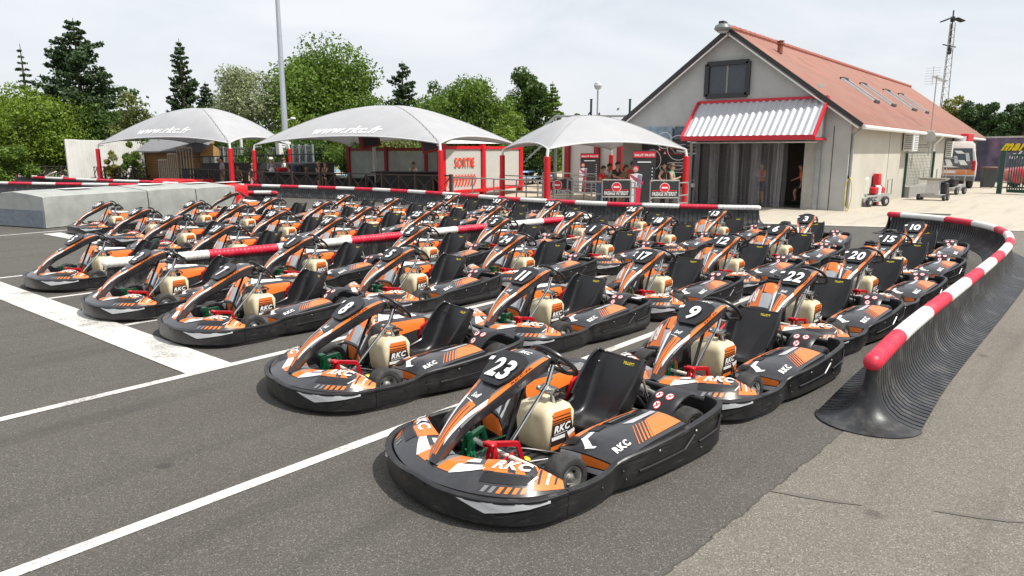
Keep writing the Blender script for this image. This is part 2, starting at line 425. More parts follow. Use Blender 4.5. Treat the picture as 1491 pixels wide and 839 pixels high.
def make_kart(number, label):
    k = empty('racing_kart', label, 'kart')
    # --- floor and frame
    mb = KB()
    mb.prism([(.30, -.24, .045), (.30, .24, .045), (.62, .30, .045), (1.3, .30, .045), (1.3, -.30, .045), (.62, -.30, .045)], (0, 0, .008), mat('floor_tray', (.10, .10, .105), .5, metal=.5, bump=.1))
    for i in range(9):
        y = -.26+i*.065
        mb.bar((.75, y, .0565), (1.26, y, .0565), .018, .006, BLACK)
    mb.build('floor_tray', k)
    mb = KB()
    for sg in (-1, 1):
        mb.tube([(.20, sg*.20, .08), (.40, sg*.26, .075), (.75, sg*.31, .07), (1.3, sg*.30, .07), (1.7, sg*.31, .09), (2.0, sg*.31, .12)], .016, BLACK2, 8)
        mb.tube([(.62, sg*.25, .09), (.62, sg*.43, .125)], .016, BLACK2, 8)
        mb.tube([(.85, sg*.3, .07), (.86, sg*.60, .075), (1.6, sg*.62, .075), (1.62, sg*.3, .08)], .012, BLACK2, 6)
        mb.box((.62, sg*.40, .128), (.05, .03, .10), BLACK2, bev=.008)
    mb.tube([(.20, -.20, .08), (.16, 0, .08), (.20, .20, .08)], .016, BLACK2, 8)
    mb.tube([(1.80, -.46, .135), (1.80, .46, .135)], .022, STEEL, 10)
    mb.tube([(.64, -.38, .11), (.64, .38, .11)], .009, BLACK2, 6)
    mb.build('chassis_frame', k)
    mb = KB(); mb.tube([(.52, .33, .185), (.50, .1, .18), (.50, -.1, .18), (.53, -.37, .165)], .017, CREAMT, 10)
    mb.build('torsion_bar', k)
    # --- bumpers
    mb = KB(); N = 40; pts = []; zt = []
    for i in range(N+1):
        t = 1-2*i/N; p = spl(BF, abs(t)); pts.append((p[0], (1 if t > 0 else -1)*p[1])); zt.append(.190+.012*max(0, 1-abs(t)*4))
    rp = [pts[::-1], zt[::-1]]
    sweep_ring(mb, rp[0], rp[1], BLACK)
    for sg in (-1, 1):
        f = -1
        A = lambda a, b: (sg*a, b)
        mb.decal(front_surf, [A(.34, .90), A(.50, .50), A(.86, .80), A(.86, .90)], SILVER, off=.004*f, n=10, k=3)
        mb.decal(front_surf, [A(.13, .99), A(.13, .80), A(.01, .80), A(.01, .99)], BLACK2, off=.006*f, n=4, k=2)
        mb.decal(front_surf, [A(.55, .44), A(.80, .70), A(.80, .64), A(.55, .36)], BLACK, off=.007*f, n=6, k=1)
    mb.build('front_bumper', k)
    for sg in (-1, 1):
        mb = KB(); n = 54; pts = [side_curve(i/n, sg) for i in range(n+1)]
        zt = [spl([(q,) for q in BSZ], i/n)[0] for i in range(n+1)]
        if sg < 0: sweep_ring(mb, pts[::-1], zt[::-1], BLACK)
        else: sweep_ring(mb, pts, zt, BLACK)
        S = side_surf(sg)
        for line in ([(.50, .42), (.645, .44), (.675, .72)], [(.69, .46), (.785, .50), (.82, .78)], [(.895, .60), (.915, .45), (.925, .62)]):
            path = []
            for i in range(len(line)-1):
                for j in range(7):
                    u = line[i][0]+(line[i+1][0]-line[i][0])*j/6; w = line[i][1]+(line[i+1][1]-line[i][1])*j/6
                    path.append(S(u, w))
            mb.tube(path, .0085, BLACK2, 6)
        for u, w in ((.2, .55), (.42, .6), (.44, .3), (.57, .78), (.68, .8), (.7, .25), (.84, .7), (.86, .3)):
            p = Vector(S(u, w)); mb.lathe([(.0, sg*.006), (.006, sg*.005), (.009, 0)], CHROME if w > .7 else BLACK2, p, 'y', 8)
        mb.build('side_bumper', k)
    mb = KB(); n = 24
    pts = [(2.03+.025*(1-(2*i/n-1)**4), -.57+1.14*i/n) for i in range(n+1)]
    sweep_ring(mb, [(p[0], -p[1]) for p in pts], [.30]*(n+1), BLACK, z0=.10)
    mb.tube([(2.03, -.5, .15), (2.03, .5, .15)], .014, BLACK2, 8)
    mb.build('rear_bumper', k)
    # --- front fairing
    mb = KB()
    mb.grid(lambda u, v: fair(u, v), 40, 8, CHAR, -1, 1, 0, 1, flip=False)
    mb.grid(lambda u, v: (lambda p: (p[0]+.01*v, p[1], p[2]*(1-v)+.09*v))(fair(u, 1)), 40, 2, BLACK2, -1, 1, 0, 1)
    mb.grid(lambda u, v: (lambda p: (p[0]-.022*v*(1-abs(u)), p[1]*(1+.045*v*abs(u)), p[2]-.07*v))(fair(u, 0)), 40, 2, BLACK2, -1, 1, 0, 1)
    for sg in (-1, 1):
        f = 1
        def A(a, b, sg=sg): return (sg*a, b)
        D = lambda q, m, off=.003, n=8, kk=3: mb.decal(fair, [A(*p) for p in q], m, off=-off, n=n, k=kk)
        D([(.36, 1.0), (.40, .54), (.86, .54), (.82, 1.0)], ORANGE)
        D([(.84, .95), (.78, .14), (.98, .08), (.99, .95)], ORANGE)
        for q in range(3): D([(.84+.05*q, .9), (.81+.05*q, .3), (.825+.05*q, .3), (.855+.05*q, .9)], WHITEP if q == 1 else CHAR, .005, 2, 4)
        D([(.42, .50), (.42, .26), (.74, .26), (.80, .50)], BLACK2, .0035)
        D([(.43, .525), (.43, .50), (.80, .50), (.80, .525)], CHAR, .012, 8, 1)
        D([(.745, .29), (.76, .29), (.82, .52), (.805, .52)], SILVER, .006, 4, 1)
        for q in range(6): D([(.47+.05*q, .20), (.45+.05*q, .06), (.475+.05*q, .06), (.50+.05*q, .20)], ORANGE if q > 1 else GREYP, .003, 2, 1)
        D([(.085, 1.0), (.085, .30), (.19, .30), (.25, 1.0)], ORANGE)
        D([(.20, .98), (.205, .74), (.33, .80), (.30, .98)], WHITEP); D([(.18, .60), (.19, .28), (.39, .56), (.38, .72)], WHITEP)
        D([(.02, 1.0), (.015, .35), (.085, .35), (.085, 1.0)], SILVER if sg > 0 else GREYP)
        if sg < 0:
            mb.dtext(fair, 'RKC', (-.46, .66), (-.32, 0), (-.015, .29), WHITEP, off=-.006, shear=.25, bold=.04)
            mb.dtext(fair, 'RKC.FR', (-.28, .46), (-.13, .10), (-.01, .08), WHITEP, off=-.007, shear=.2, bold=.02)
        else:
            mb.dtext(fair, 'RKC', (.78, .66), (-.32, 0), (.015, .29), WHITEP, off=-.006, shear=.25, bold=.04)
    mb.build('front_fairing', k)
    # --- upright fairing with the number plate
    mb = KB()
    mb.grid(nas_full, 30, 20, CHAR, 0, 1, -1.6, 1.6, flip=True)
    mb.grid(lambda u, v: (lambda p: (p[0]+.012, p[1]*.93, p[2]-.012))(nas_full(u, v)), 24, 12, BLACK2, 0.02, .99, -1.55, 1.55)
    for sg in (-1, 1):
        fl = 1
        def A(u, v, sg=sg): return (u, sg*v)
        D = lambda q, m, off=.0022, n=10, kk=2: mb.decal(nas, [A(*p) for p in q], m, off=-off*0+off, n=n, k=kk)
        D([(.26, .98), (.84, .985), (.82, .80), (.40, .74)], ORANGE)
        D([(.08, .62), (.34, .96), (.38, .74), (.11, .42)], WHITEP)
        D([(.15, .96), (.24, 1.0), (.31, .95), (.18, .82)], GREYP)
        D([(.39, .72), (.82, .79), (.82, .74), (.41, .66)], GREYP)
        D([(.86, .985), (.95, .97), (.95, .70), (.86, .78)], SILVER)
    D2 = lambda q, m, off=.0022: mb.decal(nas, q, m, off=off, n=10, k=2)
    D2([(.04, -.45), (.31, -.50), (.325, .10), (.04, .40)], ORANGE)
    D2([(.04, -.20), (.29, -.26), (.295, -.18), (.04, -.12)], CHAR, .0034)
    D2([(.04, .14), (.29, .0), (.295, .06), (.04, .22)], CHAR, .0034)
    mb.dtext(nas, 'Sodi', (.352, .38), (.0, -.60), (.036, 0), WHITEP, off=.003, shear=.4, bold=.03)
    mb.decal(nas, [(.338, .60), (.322, -.10), (.317, -.10), (.333, .60)], WHITEP, n=4, k=1)
    mb.dtext(nas, 'RKC', (.765, .34), (0, -.62), (.036, 0), WHITEP, off=.003, shear=.25, bold=.04)
    mb.dtext(nas, 'RKC.FR', (.52, -.96), (.16, .01), (0, .10), CHAR, off=.004, shear=.2, bold=.02)
    mb.tube([(.84, 0, .66), (.74, 0, .46), (.62, 0, .20)], .014, BLACK2, 6)
    for u, v in ((.17, -.9), (.17, .9), (.55, -1.3), (.55, 1.3)):
        mb.box(nas_full(u, v), (.014, .014, .014), BLACK2, bev=.004)
    mb.build('steering_fairing', k)
    num_plate(number, k)
    # --- steering
    mb = KB(); wc = Vector((1.05, 0, .65)); ax1 = Vector((.25, 0, -.24)).normalized(); ay = Vector((0, 1, 0)); nn = ax1.cross(ay)
    path = []
    for i in range(32):
        a = 2*PI*i/32; rr = .170-(.024 if math.cos(a) < -.75 else 0)
        path.append(wc+ax1*(-math.cos(a))*rr+ay*math.sin(a)*rr)
    mb.tube(path, .0155, BLACK2, 10, closed=True)
    for a in (PI/2, -PI/2, PI):
        mb.bar(wc+nn*.0, wc+ax1*(-math.cos(a))*.162+ay*math.sin(a)*.162, .03, .008, BLACK2, up=nn)
    mb.lathe([(.0, .012), (.05, .012), (.055, 0), (.05, -.012), (0, -.012)], BLACK2, wc, 'z', 14)
    mb.box(wc+Vector((-.02, 0, .03)), (.07, .11, .03), BLACK2, Matrix.Rotation(R(-48), 3, 'Y'), bev=.01)
    wh = mb.build('steering_wheel', k)
    mb = KB()
    mb.tube([(1.045, 0, .64), (.97, 0, .46)], .018, CHROME, 10); mb.tube([(1.03, 0, .55), (.60, 0, .12)], .012, CHROME, 8)
    mb.build('steering_column', k)
    mb = KB()
    mb.tube([(.99, .03, .465), (.885, .22, .06)], .0125, CHROME, 8); mb.tube([(.985, -.03, .465), (1.06, -.165, .06)], .0125, CHROME, 8)
    mb.box((.985, 0, .47), (.075, .14, .012), STEEL, Matrix.Rotation(R(-18), 3, 'Y'))
    mb.box((1.01, -.05, .45), (.05, .035, .05), CHROME, bev=.01); mb.box((.95, .045, .475), (.04, .03, .03), STEEL, bev=.008)
    mb.tube([(.99, -.06, .46), (1.02, -.10, .47), (1.07, -.09, .44), (1.10, -.02, .42), (1.12, .05, .40)], .008, BLACK2, 6)
    mb.build('column_stand', k)
    # --- fuel tank
    mb = KB(); rings = []
    for z, gx, gy in ((.062, .115, .135), (.075, .13, .15), (.20, .140, .158), (.315, .145, .162), (.36, .122, .138), (.382, .085, .10), (.39, .05, .06)):
        ring = []
        for q in range(24):
            a = 2*PI*q/24; c, s_ = math.cos(a), math.sin(a); e = .28
            ring.append((1.0+gx*math.copysign(abs(c)**e, c), .035+gy*math.copysign(abs(s_)**e, s_), z))
        rings.append(ring)
    mb.loft(rings, TANK)
    tk = mb.build('fuel_tank', k, smooth=50)
    mb = KB(); mb.lathe([(0, .43), (.03, .43), (.034, .425), (.034, .40), (.028, .385)], BLACK2, (1.04, -.02, 0), 'z', 14)
    mb.build('filler_cap', tk)
    mb = KB()
    ts = lambda u, v: (.88+.245*u, -.1275-.0, .075+.275*v)
    for (q, m, of) in (([(.18, 1.0), (.80, 1.0), (1.0, .05), (.05, .05)], mat('sticker_black', (.03, .018, .014), .4), .002), ([(.16, 1.0), (.82, 1.0), (.84, .88), (.15, .88)], ORANGE, .0028), ([(.14, .85), (.86, .85), (.87, .80), (.14, .80)], ORANGE, .0028),
                       ([(.13, .76), (.87, .76), (.88, .74), (.13, .74)], ORANGE, .0028), ([(.12, .70), (.88, .70), (.885, .69), (.12, .69)], ORANGE, .0028), ([(.10, .38), (.60, .38), (.60, .29), (.10, .29)], WHITEP, .0028), ([(.60, .38), (.97, .46), (.99, .37), (.66, .25)], WHITEP, .0028), ([(.66, .26), (.99, .34), (1.0, .24), (.80, .20)], ORANGE, .0028),
                       ([(.07, .15), (.6, .15), (.6, .05), (.06, .05)], ORANGE, .0028), ([(.6, .15), (.99, .22), (1.0, .05), (.6, .05)], ORANGE, .0028)):
        mb.decal(ts, q, m, off=of, n=1, k=1)
    mb.dtext(ts, 'RKC', (.18, .47), (.64, .03), (0, .17), WHITEP, off=.0036, shear=.25, bold=.04)
    mb.decal(ts, [(.18, .43), (.7, .45), (.7, .435), (.18, .415)], WHITEP, off=.0036, n=1, k=1)
    mb.build('tank_sticker', tk, smooth=0)
    # --- pedals
    for sg, m in ((-1, REDM), (1, GREENM)):
        mb = KB(); y = sg*.12
        for dy in (-.03, .03):
            mb.bar((.36, y+dy, .06), (.40, y+dy*.8, .265), .012, .022, m); mb.bar((.44, y+dy, .06), (.41, y+dy*.6, .265), .010, .018, m)
        mb.bar((.37, y-.05*sg, .272), (.56, y+sg*.05, .255), .03, .028, m); mb.bar((.56, y+sg*.05, .262), (.60, y+sg*.055, .13), .022, .026, m)
        mb.bar((.40, y-.04, .15), (.40, y+.04, .15), .02, .02, m); mb.bar((.37, y, .10), (.53, y+sg*.05, .20), .012, .018, m)
        mb.box((.385, y, .285), (.05, .085, .022), m, bev=.007)
        mb.tube([(.44, y, .12), (.8, sg*.2, .09)], .005, STEEL, 5)
        mb.build('brake_pedal' if sg < 0 else 'throttle_pedal', k)
    mb = KB(); mb.box((.60, -.08, .09), (.07, .09, .06), BLACK2, bev=.01); mb.box((.70, -.10, .075), (.05, .05, .04), YELLOWP, bev=.008); mb.box((.58, .06, .085), (.09, .05, .05), STEEL, bev=.01)
    mb.tube([(.45, -.05, .10), (.6, .02, .16), (.8, -.02, .1), (.95, -.2, .08)], .006, BLACK2, 5); mb.tube([(.45, .08, .10), (.6, .16, .15), (.85, .25, .1)], .006, GREENM, 5)
    mb.build('brake_cylinder', k)
    # --- seat
    SP = [(1.22, .175), (1.28, .145), (1.38, .115), (1.49, .105), (1.58, .14), (1.645, .235), (1.705, .35), (1.76, .46), (1.80, .53)]
    SW = [.18, .195, .21, .22, .228, .235, .238, .232, .212]; SH = [.02, .05, .10, .14, .17, .165, .14, .11, .075]
    def seat(u, v, th=0.0):
        s_, z = spl(SP, u); a = spl(SP, max(u-.02, 0)); b = spl(SP, min(u+.02, 1)); tx, tz = b[0]-a[0], b[1]-a[1]; l = math.hypot(tx, tz)
        nx, nz = -tz/l, tx/l; w = spl([(q,) for q in SW], u)[0]; h = spl([(q,) for q in SH], u)[0]
        av = abs(v); x = max(0, (av-.62)/.38)
        y = w*(av/.62*.80 if av < .62 else .80+.20*math.sin(x*PI/2))*(1 if v > 0 else -1)
        d = h*(1-math.cos(x*PI/2))-.02*(1-min(1, av/.62)**2)*.6-th
        return (s_+nx*d, y*(1+th*.4), z+nz*d)
    mb = KB()
    mb.grid(seat, 28, 26, BLACK2, 0, 1, -1, 1)
    mb.grid(lambda u, v: seat(u, v, .016), 28, 26, BLACK, 0, 1, -1, 1, flip=True)
    edge = [(0, -1+2*i/26) for i in range(27)]+[(i/28, 1) for i in range(1, 29)]+[(1, 1-2*i/26) for i in range(1, 27)]+[(1-i/28, -1) for i in range(1, 28)]
    mb.tube([tuple((a+b)/2 for a, b in zip(seat(u, v), seat(u, v, .016))) for u, v in edge], .0115, BLACK2, 6, closed=True)
    for sg in (-1, 1): mb.lathe([(0, .004), (.011, .003), (.013, 0)], STEEL, Vector(seat(.88, sg*.72))-Vector((.004, 0, 0)), 'x', 10)
    st = mb.build('seat', k, smooth=45)
    mb = KB(); sfl = lambda u, v: seat(u, v)
    mb.dtext(sfl, 'TILLETT', (.915, .02), (0, -.36), (.028, 0), YELLOWP, off=.003, shear=.2, bold=.05)
    mb.build('seat_logo', st, smooth=0)
    for sg in (-1, 1):
        mb = KB(); mb.tube([(1.74, sg*.20, .47), (1.79, sg*.27, .15)], .009, CHROME, 6); mb.tube([(1.70, sg*.2, .30), (1.79, sg*.27, .15), (1.80, sg*.24, .10)], .010, BLACK2, 6); mb.build('seat_stay', k)
        mb = KB(); mb.bar((1.30, sg*.20, .14), (1.05, sg*.30, .08), .022, .012, BLACK2); mb.build('seat_bracket', k)
        mb = KB(); mb.tube([(1.30, sg*.26, .24), (1.12, sg*.29, .20)], .02, BLACK2, 8); mb.build('side_grip', k)
    # --- pods
    mb = KB()
    mb.grid(pod, 22, 12, CHAR, flip=True)
    mb.grid(lambda a, v: (lambda p: (p[0], p[1]-.015*v, p[2]-.10*v))(pod(a, 0)), 22, 2, BLACK2)
    mb.grid(lambda b, v: (lambda p: (p[0]+.015*v, p[1], p[2]-.16*v))(pod(1, b)), 10, 2, BLACK2)
    mb.grid(lambda a, b: (lambda p: (p[0], p[1]+.005, p[2]*(1-b)+.06*b))(pod(a, 1)), 12, 2, BLACK2, flip=True)
    mb.grid(lambda b, z: (lambda p: (p[0]-.004-.02*z, p[1], p[2]*(1-z)+.07*z))(pod(0, b)), 8, 3, BLACK2, flip=True)
    ff = lambda b, z: (lambda p: (p[0]-.004-.02*z, p[1], p[2]*(1-z)+.07*z))(pod(0, b))
    mb.decal(ff, [(.02, .05), (.55, .05), (.50, .55), (.02, .42)], ORANGE, off=.003, n=5)
    mb.decal(ff, [(.55, .05), (.95, .02), (.95, .3), (.5, .6)], SILVER, off=.003, n=4); mb.decal(ff, [(.02, .48), (.5, .62), (.5, .85), (.02, .8)], SILVER, off=.003, n=4)
    D = lambda q, m, off=.003, n=8, kk=3: mb.decal(pod, q, m, off=off, n=n, k=kk)
    D([(.56, .07), (.99, .08), (.98, .52), (.76, .47)], ORANGE)
    for q in range(5): D([(.34+.046*q, .07), (.56+.042*q, .45), (.568+.044*q, .45), (.352+.05*q, .07)], ORANGE, .003, 6, 1)
    D([(.62, .52), (.97, .56), (.97, .66), (.55, .62)], SILVER)
    D([(.02, .97), (.95, .99), (.95, .93), (.05, .88)], ORANGE)
    D([(.05, .58), (.14, .80), (.18, .76), (.09, .53)], WHITEP); D([(.13, .78), (.28, .82), (.29, .76), (.15, .71)], WHITEP); D([(.04, .58), (.08, .58), (.10, .46), (.075, .46)], WHITEP)
    D([(.04, .95), (.16, .97), (.16, .80), (.06, .78)], BLACK2, .010); D([(.30, .90), (.45, .92), (.45, .76), (.32, .74)], BLACK2, .005); D([(.50, .92), (.85, .94), (.85, .74), (.52, .74)], BLACK2, .005)
    D([(.52, .84), (.84, .86), (.84, .82), (.52, .80)], GREYP, .009, 6, 1)
    mb.dtext(pod, 'RKC', (.11, .13), (.19, .02), (.012, .125), WHITEP, off=.005, shear=.1, bold=.045)
    mb.build('side_pod', k)
    mb = KB()
    mb.grid(eng, 24, 20, CHAR)
    mb.grid(lambda b, z: (lambda p: (p[0]-.003-.02*z, p[1]*(1-.05*z), p[2]*(1-z)+.07*z))(eng(0, b*.98)), 10, 3, CHAR)
    mb.grid(lambda b, z: (lambda p: (p[0]+.002, p[1], p[2]*(1-z)+.10*z))(eng(1, b)), 10, 2, BLACK2, flip=True)
    E_ = lambda q, m, off=.003, n=8, kk=3: mb.decal(eng, q, m, off=-off, n=n, k=kk)
    E_([(.01, .02), (.16, .02), (.18, .50), (.01, .50)], ORANGE); E_([(.01, .50), (.09, .50), (.10, .80), (.01, .80)], SILVER)
    E_([(.10, .52), (.28, .50), (.24, .76), (.08, .78)], ORANGE); E_([(.30, .52), (.98, .52), (.98, .60), (.30, .62)], GREYP)
    E_([(.28, .64), (.70, .62), (.72, .69), (.24, .75)], WHITEP); E_([(.26, .78), (.98, .72), (.98, .80), (.24, .88)], ORANGE)
    E_([(.20, .04), (.95, .06), (.95, .20), (.35, .30)], ORANGE); E_([(.20, .34), (.5, .30), (.9, .26), (.3, .42)], WHITEP)
    E_([(.18, .06), (.24, .06), (.26, .46), (.19, .46)], WHITEP)
    mb.dtext(eng, 'RKC', (.125, .43), (0, -.36), (-.085, 0), WHITEP, off=-.006, shear=.2, bold=.045)
    fe = lambda b, z: (lambda p: (p[0]-.006-.02*z, p[1]*(1-.05*z), p[2]*(1-z)+.07*z))(eng(0, b*.98))
    mb.decal(fe, [(.05, .1), (.45, .1), (.4, .6), (.05, .6)], SILVER, off=-.003, n=3); mb.decal(fe, [(.48, .05), (.98, .05), (.98, .92), (.52, .80)], ORANGE, off=-.003, n=5)
    for i in range(3): mb.box((.856, .36+.02*i, .14+.0*i), (.01, .03, .055), BLACK2, Matrix.Rotation(R(20), 3, 'X'))
    mb.build('engine_cover', k)
    mb = KB()
    mb.box((1.24, .47, .515), (.24, .20, .05), BLACK2, bev=.018); mb.box((1.24, .47, .555), (.21, .18, .032), BLACK, bev=.014); mb.lathe([(0, .584), (.028, .584), (.032, .58), (.032, .565)], BLACK2, (1.21, .47, 0), 'z', 12)
    mb.build('air_box', k)
    mb = KB()
    mb.box((1.66, .34, .22), (.26, .16, .24), mat('engine_block', (.05, .05, .055), .45, metal=.6), bev=.02)
    for i in range(6): mb.box((1.66, .33, .35+.012*i), (.16, .14, .005), STEEL)
    mb.tube([(1.78, .30, .30), (1.86, .18, .33), (1.90, .0, .30), (1.92, -.2, .26)], .022, STEEL, 10); mb.tube([(1.92, -.12, .26), (1.93, .12, .28)], .045, STEEL, 12)
    mb.lathe([(0, -.012), (.07, -.012), (.075, 0), (.07, .012), (0, .012)], STEEL, (1.80, .25, .135), 'y', 16)
    mb.tube([(1.60, .25, .4), (1.5, .26, .34), (1.48, .3, .2)], .014, REDM, 6)
    mb.build('engine', k)
    # --- rear wheel guards with round warning stickers
    for sg in (-1, 1):
        mb = KB()
        def guard(a, b, sg=sg):
            th = R(172)-R(108)*a; rr = .252-.022*abs(2*b-1)**4; dz = 0
            return (1.80+math.cos(th)*rr*1.05, sg*(.345+.225*b), .15+math.sin(th)*rr+dz)
        mb.grid(guard, 18, 10, BLACK2, flip=(sg > 0)); 
        mb.grid(lambda a, b: (lambda p: (1.8+(p[0]-1.8)*.96, p[1], .15+(p[2]-.15)*.96))(guard(a, b)), 18, 6, BLACK2, flip=(sg < 0))
        for (a, b) in ((.50, .30), (.52, .66), (.33, .44)):
            for rad, m, off in ((.030, REDP, .003), (.0245, WHITEP, .0045)):
                P = [lift(guard, a, b, off*sg)]
                for q in range(16):
                    an = 2*PI*q/16; P.append(lift(guard, a+rad/.44*math.cos(an), b+rad/.235*math.sin(an), off*sg))
                mb.add(P, [(0, 1+q, 1+(q+1) % 16) for q in range(16)], m)
            mb.decal(guard, [(a-.035, b-.07), (a+.045, b+.05), (a+.035, b+.08), (a-.045, b-.04)], REDP, off=.006*sg, n=2, k=1)
            mb.decal(guard, [(a-.02, b+.005), (a+.03, b-.06), (a+.035, b-.03), (a-.01, b+.05)], BLACK2, off=.0055*sg, n=2, k=1)
        mb.build('wheel_guard', k)
    # --- wheels
    for (s_, y, r, w) in ((.64, -.505, .134, .14), (.64, .505, .134, .14), (1.80, -.525, .145, .21), (1.80, .525, .145, .21)):
        sg = -1 if y < 0 else 1
        a = KB(); a.lathe([(.0, sg*w*.52), (.018, sg*w*.52), (.02, sg*w*.40), (.03, sg*w*.36), (.03, -sg*w*.4), (0, -sg*w*.4)], STEEL, (s_, y, r-.002), 'y', 12); whl = a.build('wheel', k)
        a = KB(); tyre(a, r, w, (s_, y, r-.002)); a.build('tyre', whl)
        a = KB(); rim(a, r, w, (s_, y, r-.002), -1 if y < 0 else 1); a.build('rim', whl)
    return k
# ------------------------------------------------------------------ camera, light, sky
cd = bpy.data.cameras.new('camera'); cam = bpy.data.objects.new('camera', cd); COL.objects.link(cam); SC.camera = cam
cam.location = (0, 0, CAMH); cd.sensor_width = 36.0; cd.lens = 36.0*FPX/PW; cd.clip_end = 2000; cd.clip_start = .05
cam.rotation_euler = (PI/2-PITCH, 0, YAW-PI/2)
SUN_AZ, SUN_EL = R(-79), R(59)             # towards the sun, azimuth from +X
sd = Vector((math.cos(SUN_EL)*math.cos(SUN_AZ), math.cos(SUN_EL)*math.sin(SUN_AZ), math.sin(SUN_EL)))
sl = bpy.data.lights.new('sun', 'SUN'); sl.energy = 3.9; sl.angle = R(1.2); sl.color = (1, .955, .88)
so = bpy.data.objects.new('sun', sl); COL.objects.link(so); so.rotation_euler = (-sd).to_track_quat('-Z', 'Y').to_euler(); so.location = (0, 0, 40)
W = bpy.data.worlds.new('World'); SC.world = W; W.use_nodes = True
nt = W.node_tree; N = nt.nodes; L = nt.links
bg = N['Background']; bg.inputs['Strength'].default_value = .098
sky = N.new('ShaderNodeTexSky'); sky.sky_type = 'NISHITA'; sky.sun_disc = False; sky.sun_elevation = SUN_EL; sky.sun_rotation = math.atan2(sd.x, sd.y)
sky.air_density = 1.0; sky.dust_density = 2.5; sky.altitude = 100
tc = N.new('ShaderNodeTexCoord'); mp = N.new('ShaderNodeMapping'); mp.inputs['Scale'].default_value = (1.0, 1.6, 4.2); mp.inputs['Rotation'].default_value = (0, .12, .5)
nz = N.new('ShaderNodeTexNoise'); nz.inputs['Scale'].default_value = 2.3; nz.inputs['Detail'].default_value = 9; nz.inputs['Roughness'].default_value = .55; nz.inputs['Distortion'].default_value = .5
L.new(tc.outputs['Generated'], mp.inputs['Vector']); L.new(mp.outputs[0], nz.inputs['Vector'])
mr = N.new('ShaderNodeMapRange'); mr.inputs['From Min'].default_value = .30; mr.inputs['From Max'].default_value = .66; mr.inputs['To Min'].default_value = .66; mr.inputs['To Max'].default_value = .96
L.new(nz.outputs['Fac'], mr.inputs['Value'])
mx = N.new('ShaderNodeMix'); mx.data_type = 'RGBA'; mx.inputs['B'].default_value = (7.2, 7.4, 7.7, 1)
L.new(mr.outputs[0], mx.inputs['Factor']); L.new(sky.outputs[0], mx.inputs['A']); L.new(mx.outputs['Result'], bg.inputs['Color'])
vs = SC.view_settings; vs.view_transform = 'Standard'; vs.look = 'None'; vs.exposure = .42; vs.gamma = 1; vs.use_curve_mapping = False
SC.render.engine = 'CYCLES'
SC.cycles.max_bounces = 6; SC.cycles.transparent_max_bounces = 12; SC.cycles.use_denoising = True

# ------------------------------------------------------------------ ground
def ground_mat(name, dark, light, speck, stain=.35, warm=(.5, .42, .33), crack=False):
    m = bpy.data.materials.new(name); m.use_nodes = True; nt = m.node_tree; N = nt.nodes; L = nt.links; b = N['Principled BSDF']
    tc = N.new('ShaderNodeTexCoord')
    def noise(sc, det=6, ro=.6):
        n = N.new('ShaderNodeTexNoise'); n.inputs['Scale'].default_value = sc; n.inputs['Detail'].default_value = det; n.inputs['Roughness'].default_value = ro
        L.new(tc.outputs['Object'], n.inputs['Vector']); return n.outputs['Fac']
    def rng(x, a, b_, c, d):
        n = N.new('ShaderNodeMapRange'); n.inputs['From Min'].default_value = a; n.inputs['From Max'].default_value = b_; n.inputs['To Min'].default_value = c; n.inputs['To Max'].default_value = d
        L.new(x, n.inputs['Value']); return n.outputs[0]
    def mix(f, A, B, t='MIX'):
        n = N.new('ShaderNodeMix'); n.data_type = 'RGBA'; n.blend_type = t
        if isinstance(f, float): n.inputs['Factor'].default_value = f
        else: L.new(f, n.inputs['Factor'])
        for k, x in (('A', A), ('B', B)):
            if isinstance(x, tuple): n.inputs[k].default_value = (*x, 1)
            else: L.new(x, n.inputs[k])
        return n.outputs['Result']
    grain = noise(120, 3, .75); base = mix(rng(grain, .32, .68, 0, 1), dark, light)
    vo = N.new('ShaderNodeTexVoronoi'); vo.inputs['Scale'].default_value = 150; L.new(tc.outputs['Object'], vo.inputs['Vector'])
    sp = N.new('ShaderNodeSeparateColor'); L.new(vo.outputs['Color'], sp.inputs[0])
    base = mix(rng(sp.outputs[0], .80, .98, 0, .75), base, speck)
    base = mix(rng(sp.outputs[1], .80, 1.0, 0, .6), base, tuple(c*.35 for c in dark))
    big = noise(.55, 7, .6); base = mix(rng(big, .35, .7, 0, stain), base, warm, 'MULTIPLY')
    mid = noise(2.7, 6, .65); base = mix(rng(mid, .5, .75, 0, .25), base, light)
    # rubber laid down along the lanes, and a few oil drips
    mp = N.new('ShaderNodeMapping'); mp.inputs['Scale'].default_value = (.16, 1.7, 1); mp.inputs['Rotation'].default_value = (0, 0, .05); L.new(tc.outputs['Object'], mp.inputs['Vector'])
    ns = N.new('ShaderNodeTexNoise'); ns.inputs['Scale'].default_value = 1.5; ns.inputs['Detail'].default_value = 5; L.new(mp.outputs[0], ns.inputs['Vector'])
    base = mix(rng(ns.outputs['Fac'], .52, .74, 0, .38), base, tuple(c*.55 for c in dark))
    v2 = N.new('ShaderNodeTexVoronoi'); v2.inputs['Scale'].default_value = 1.3; v2.inputs['Randomness'].default_value = 1; L.new(tc.outputs['Object'], v2.inputs['Vector'])
    wob = N.new('ShaderNodeMath'); wob.operation = 'MULTIPLY_ADD'; wob.inputs[1].default_value = .10; L.new(noise(9, 4), wob.inputs[0]); L.new(v2.outputs['Distance'], wob.inputs[2])
    base = mix(rng(wob.outputs[0], .10, .14, .5, 0), base, tuple(c*.5 for c in dark))
    L.new(base, b.inputs['Base Color']); b.inputs['Roughness'].default_value = .88
    bp = N.new('ShaderNodeBump'); bp.inputs['Strength'].default_value = .55; bp.inputs['Distance'].default_value = .006
    L.new(grain, bp.inputs['Height']); L.new(bp.outputs[0], b.inputs['Normal'])
    return m
ASPH = ground_mat('asphalt', (.045, .0425, .038), (.114, .107, .094), (.22, .209, .187), .36, (.66, .62, .56))
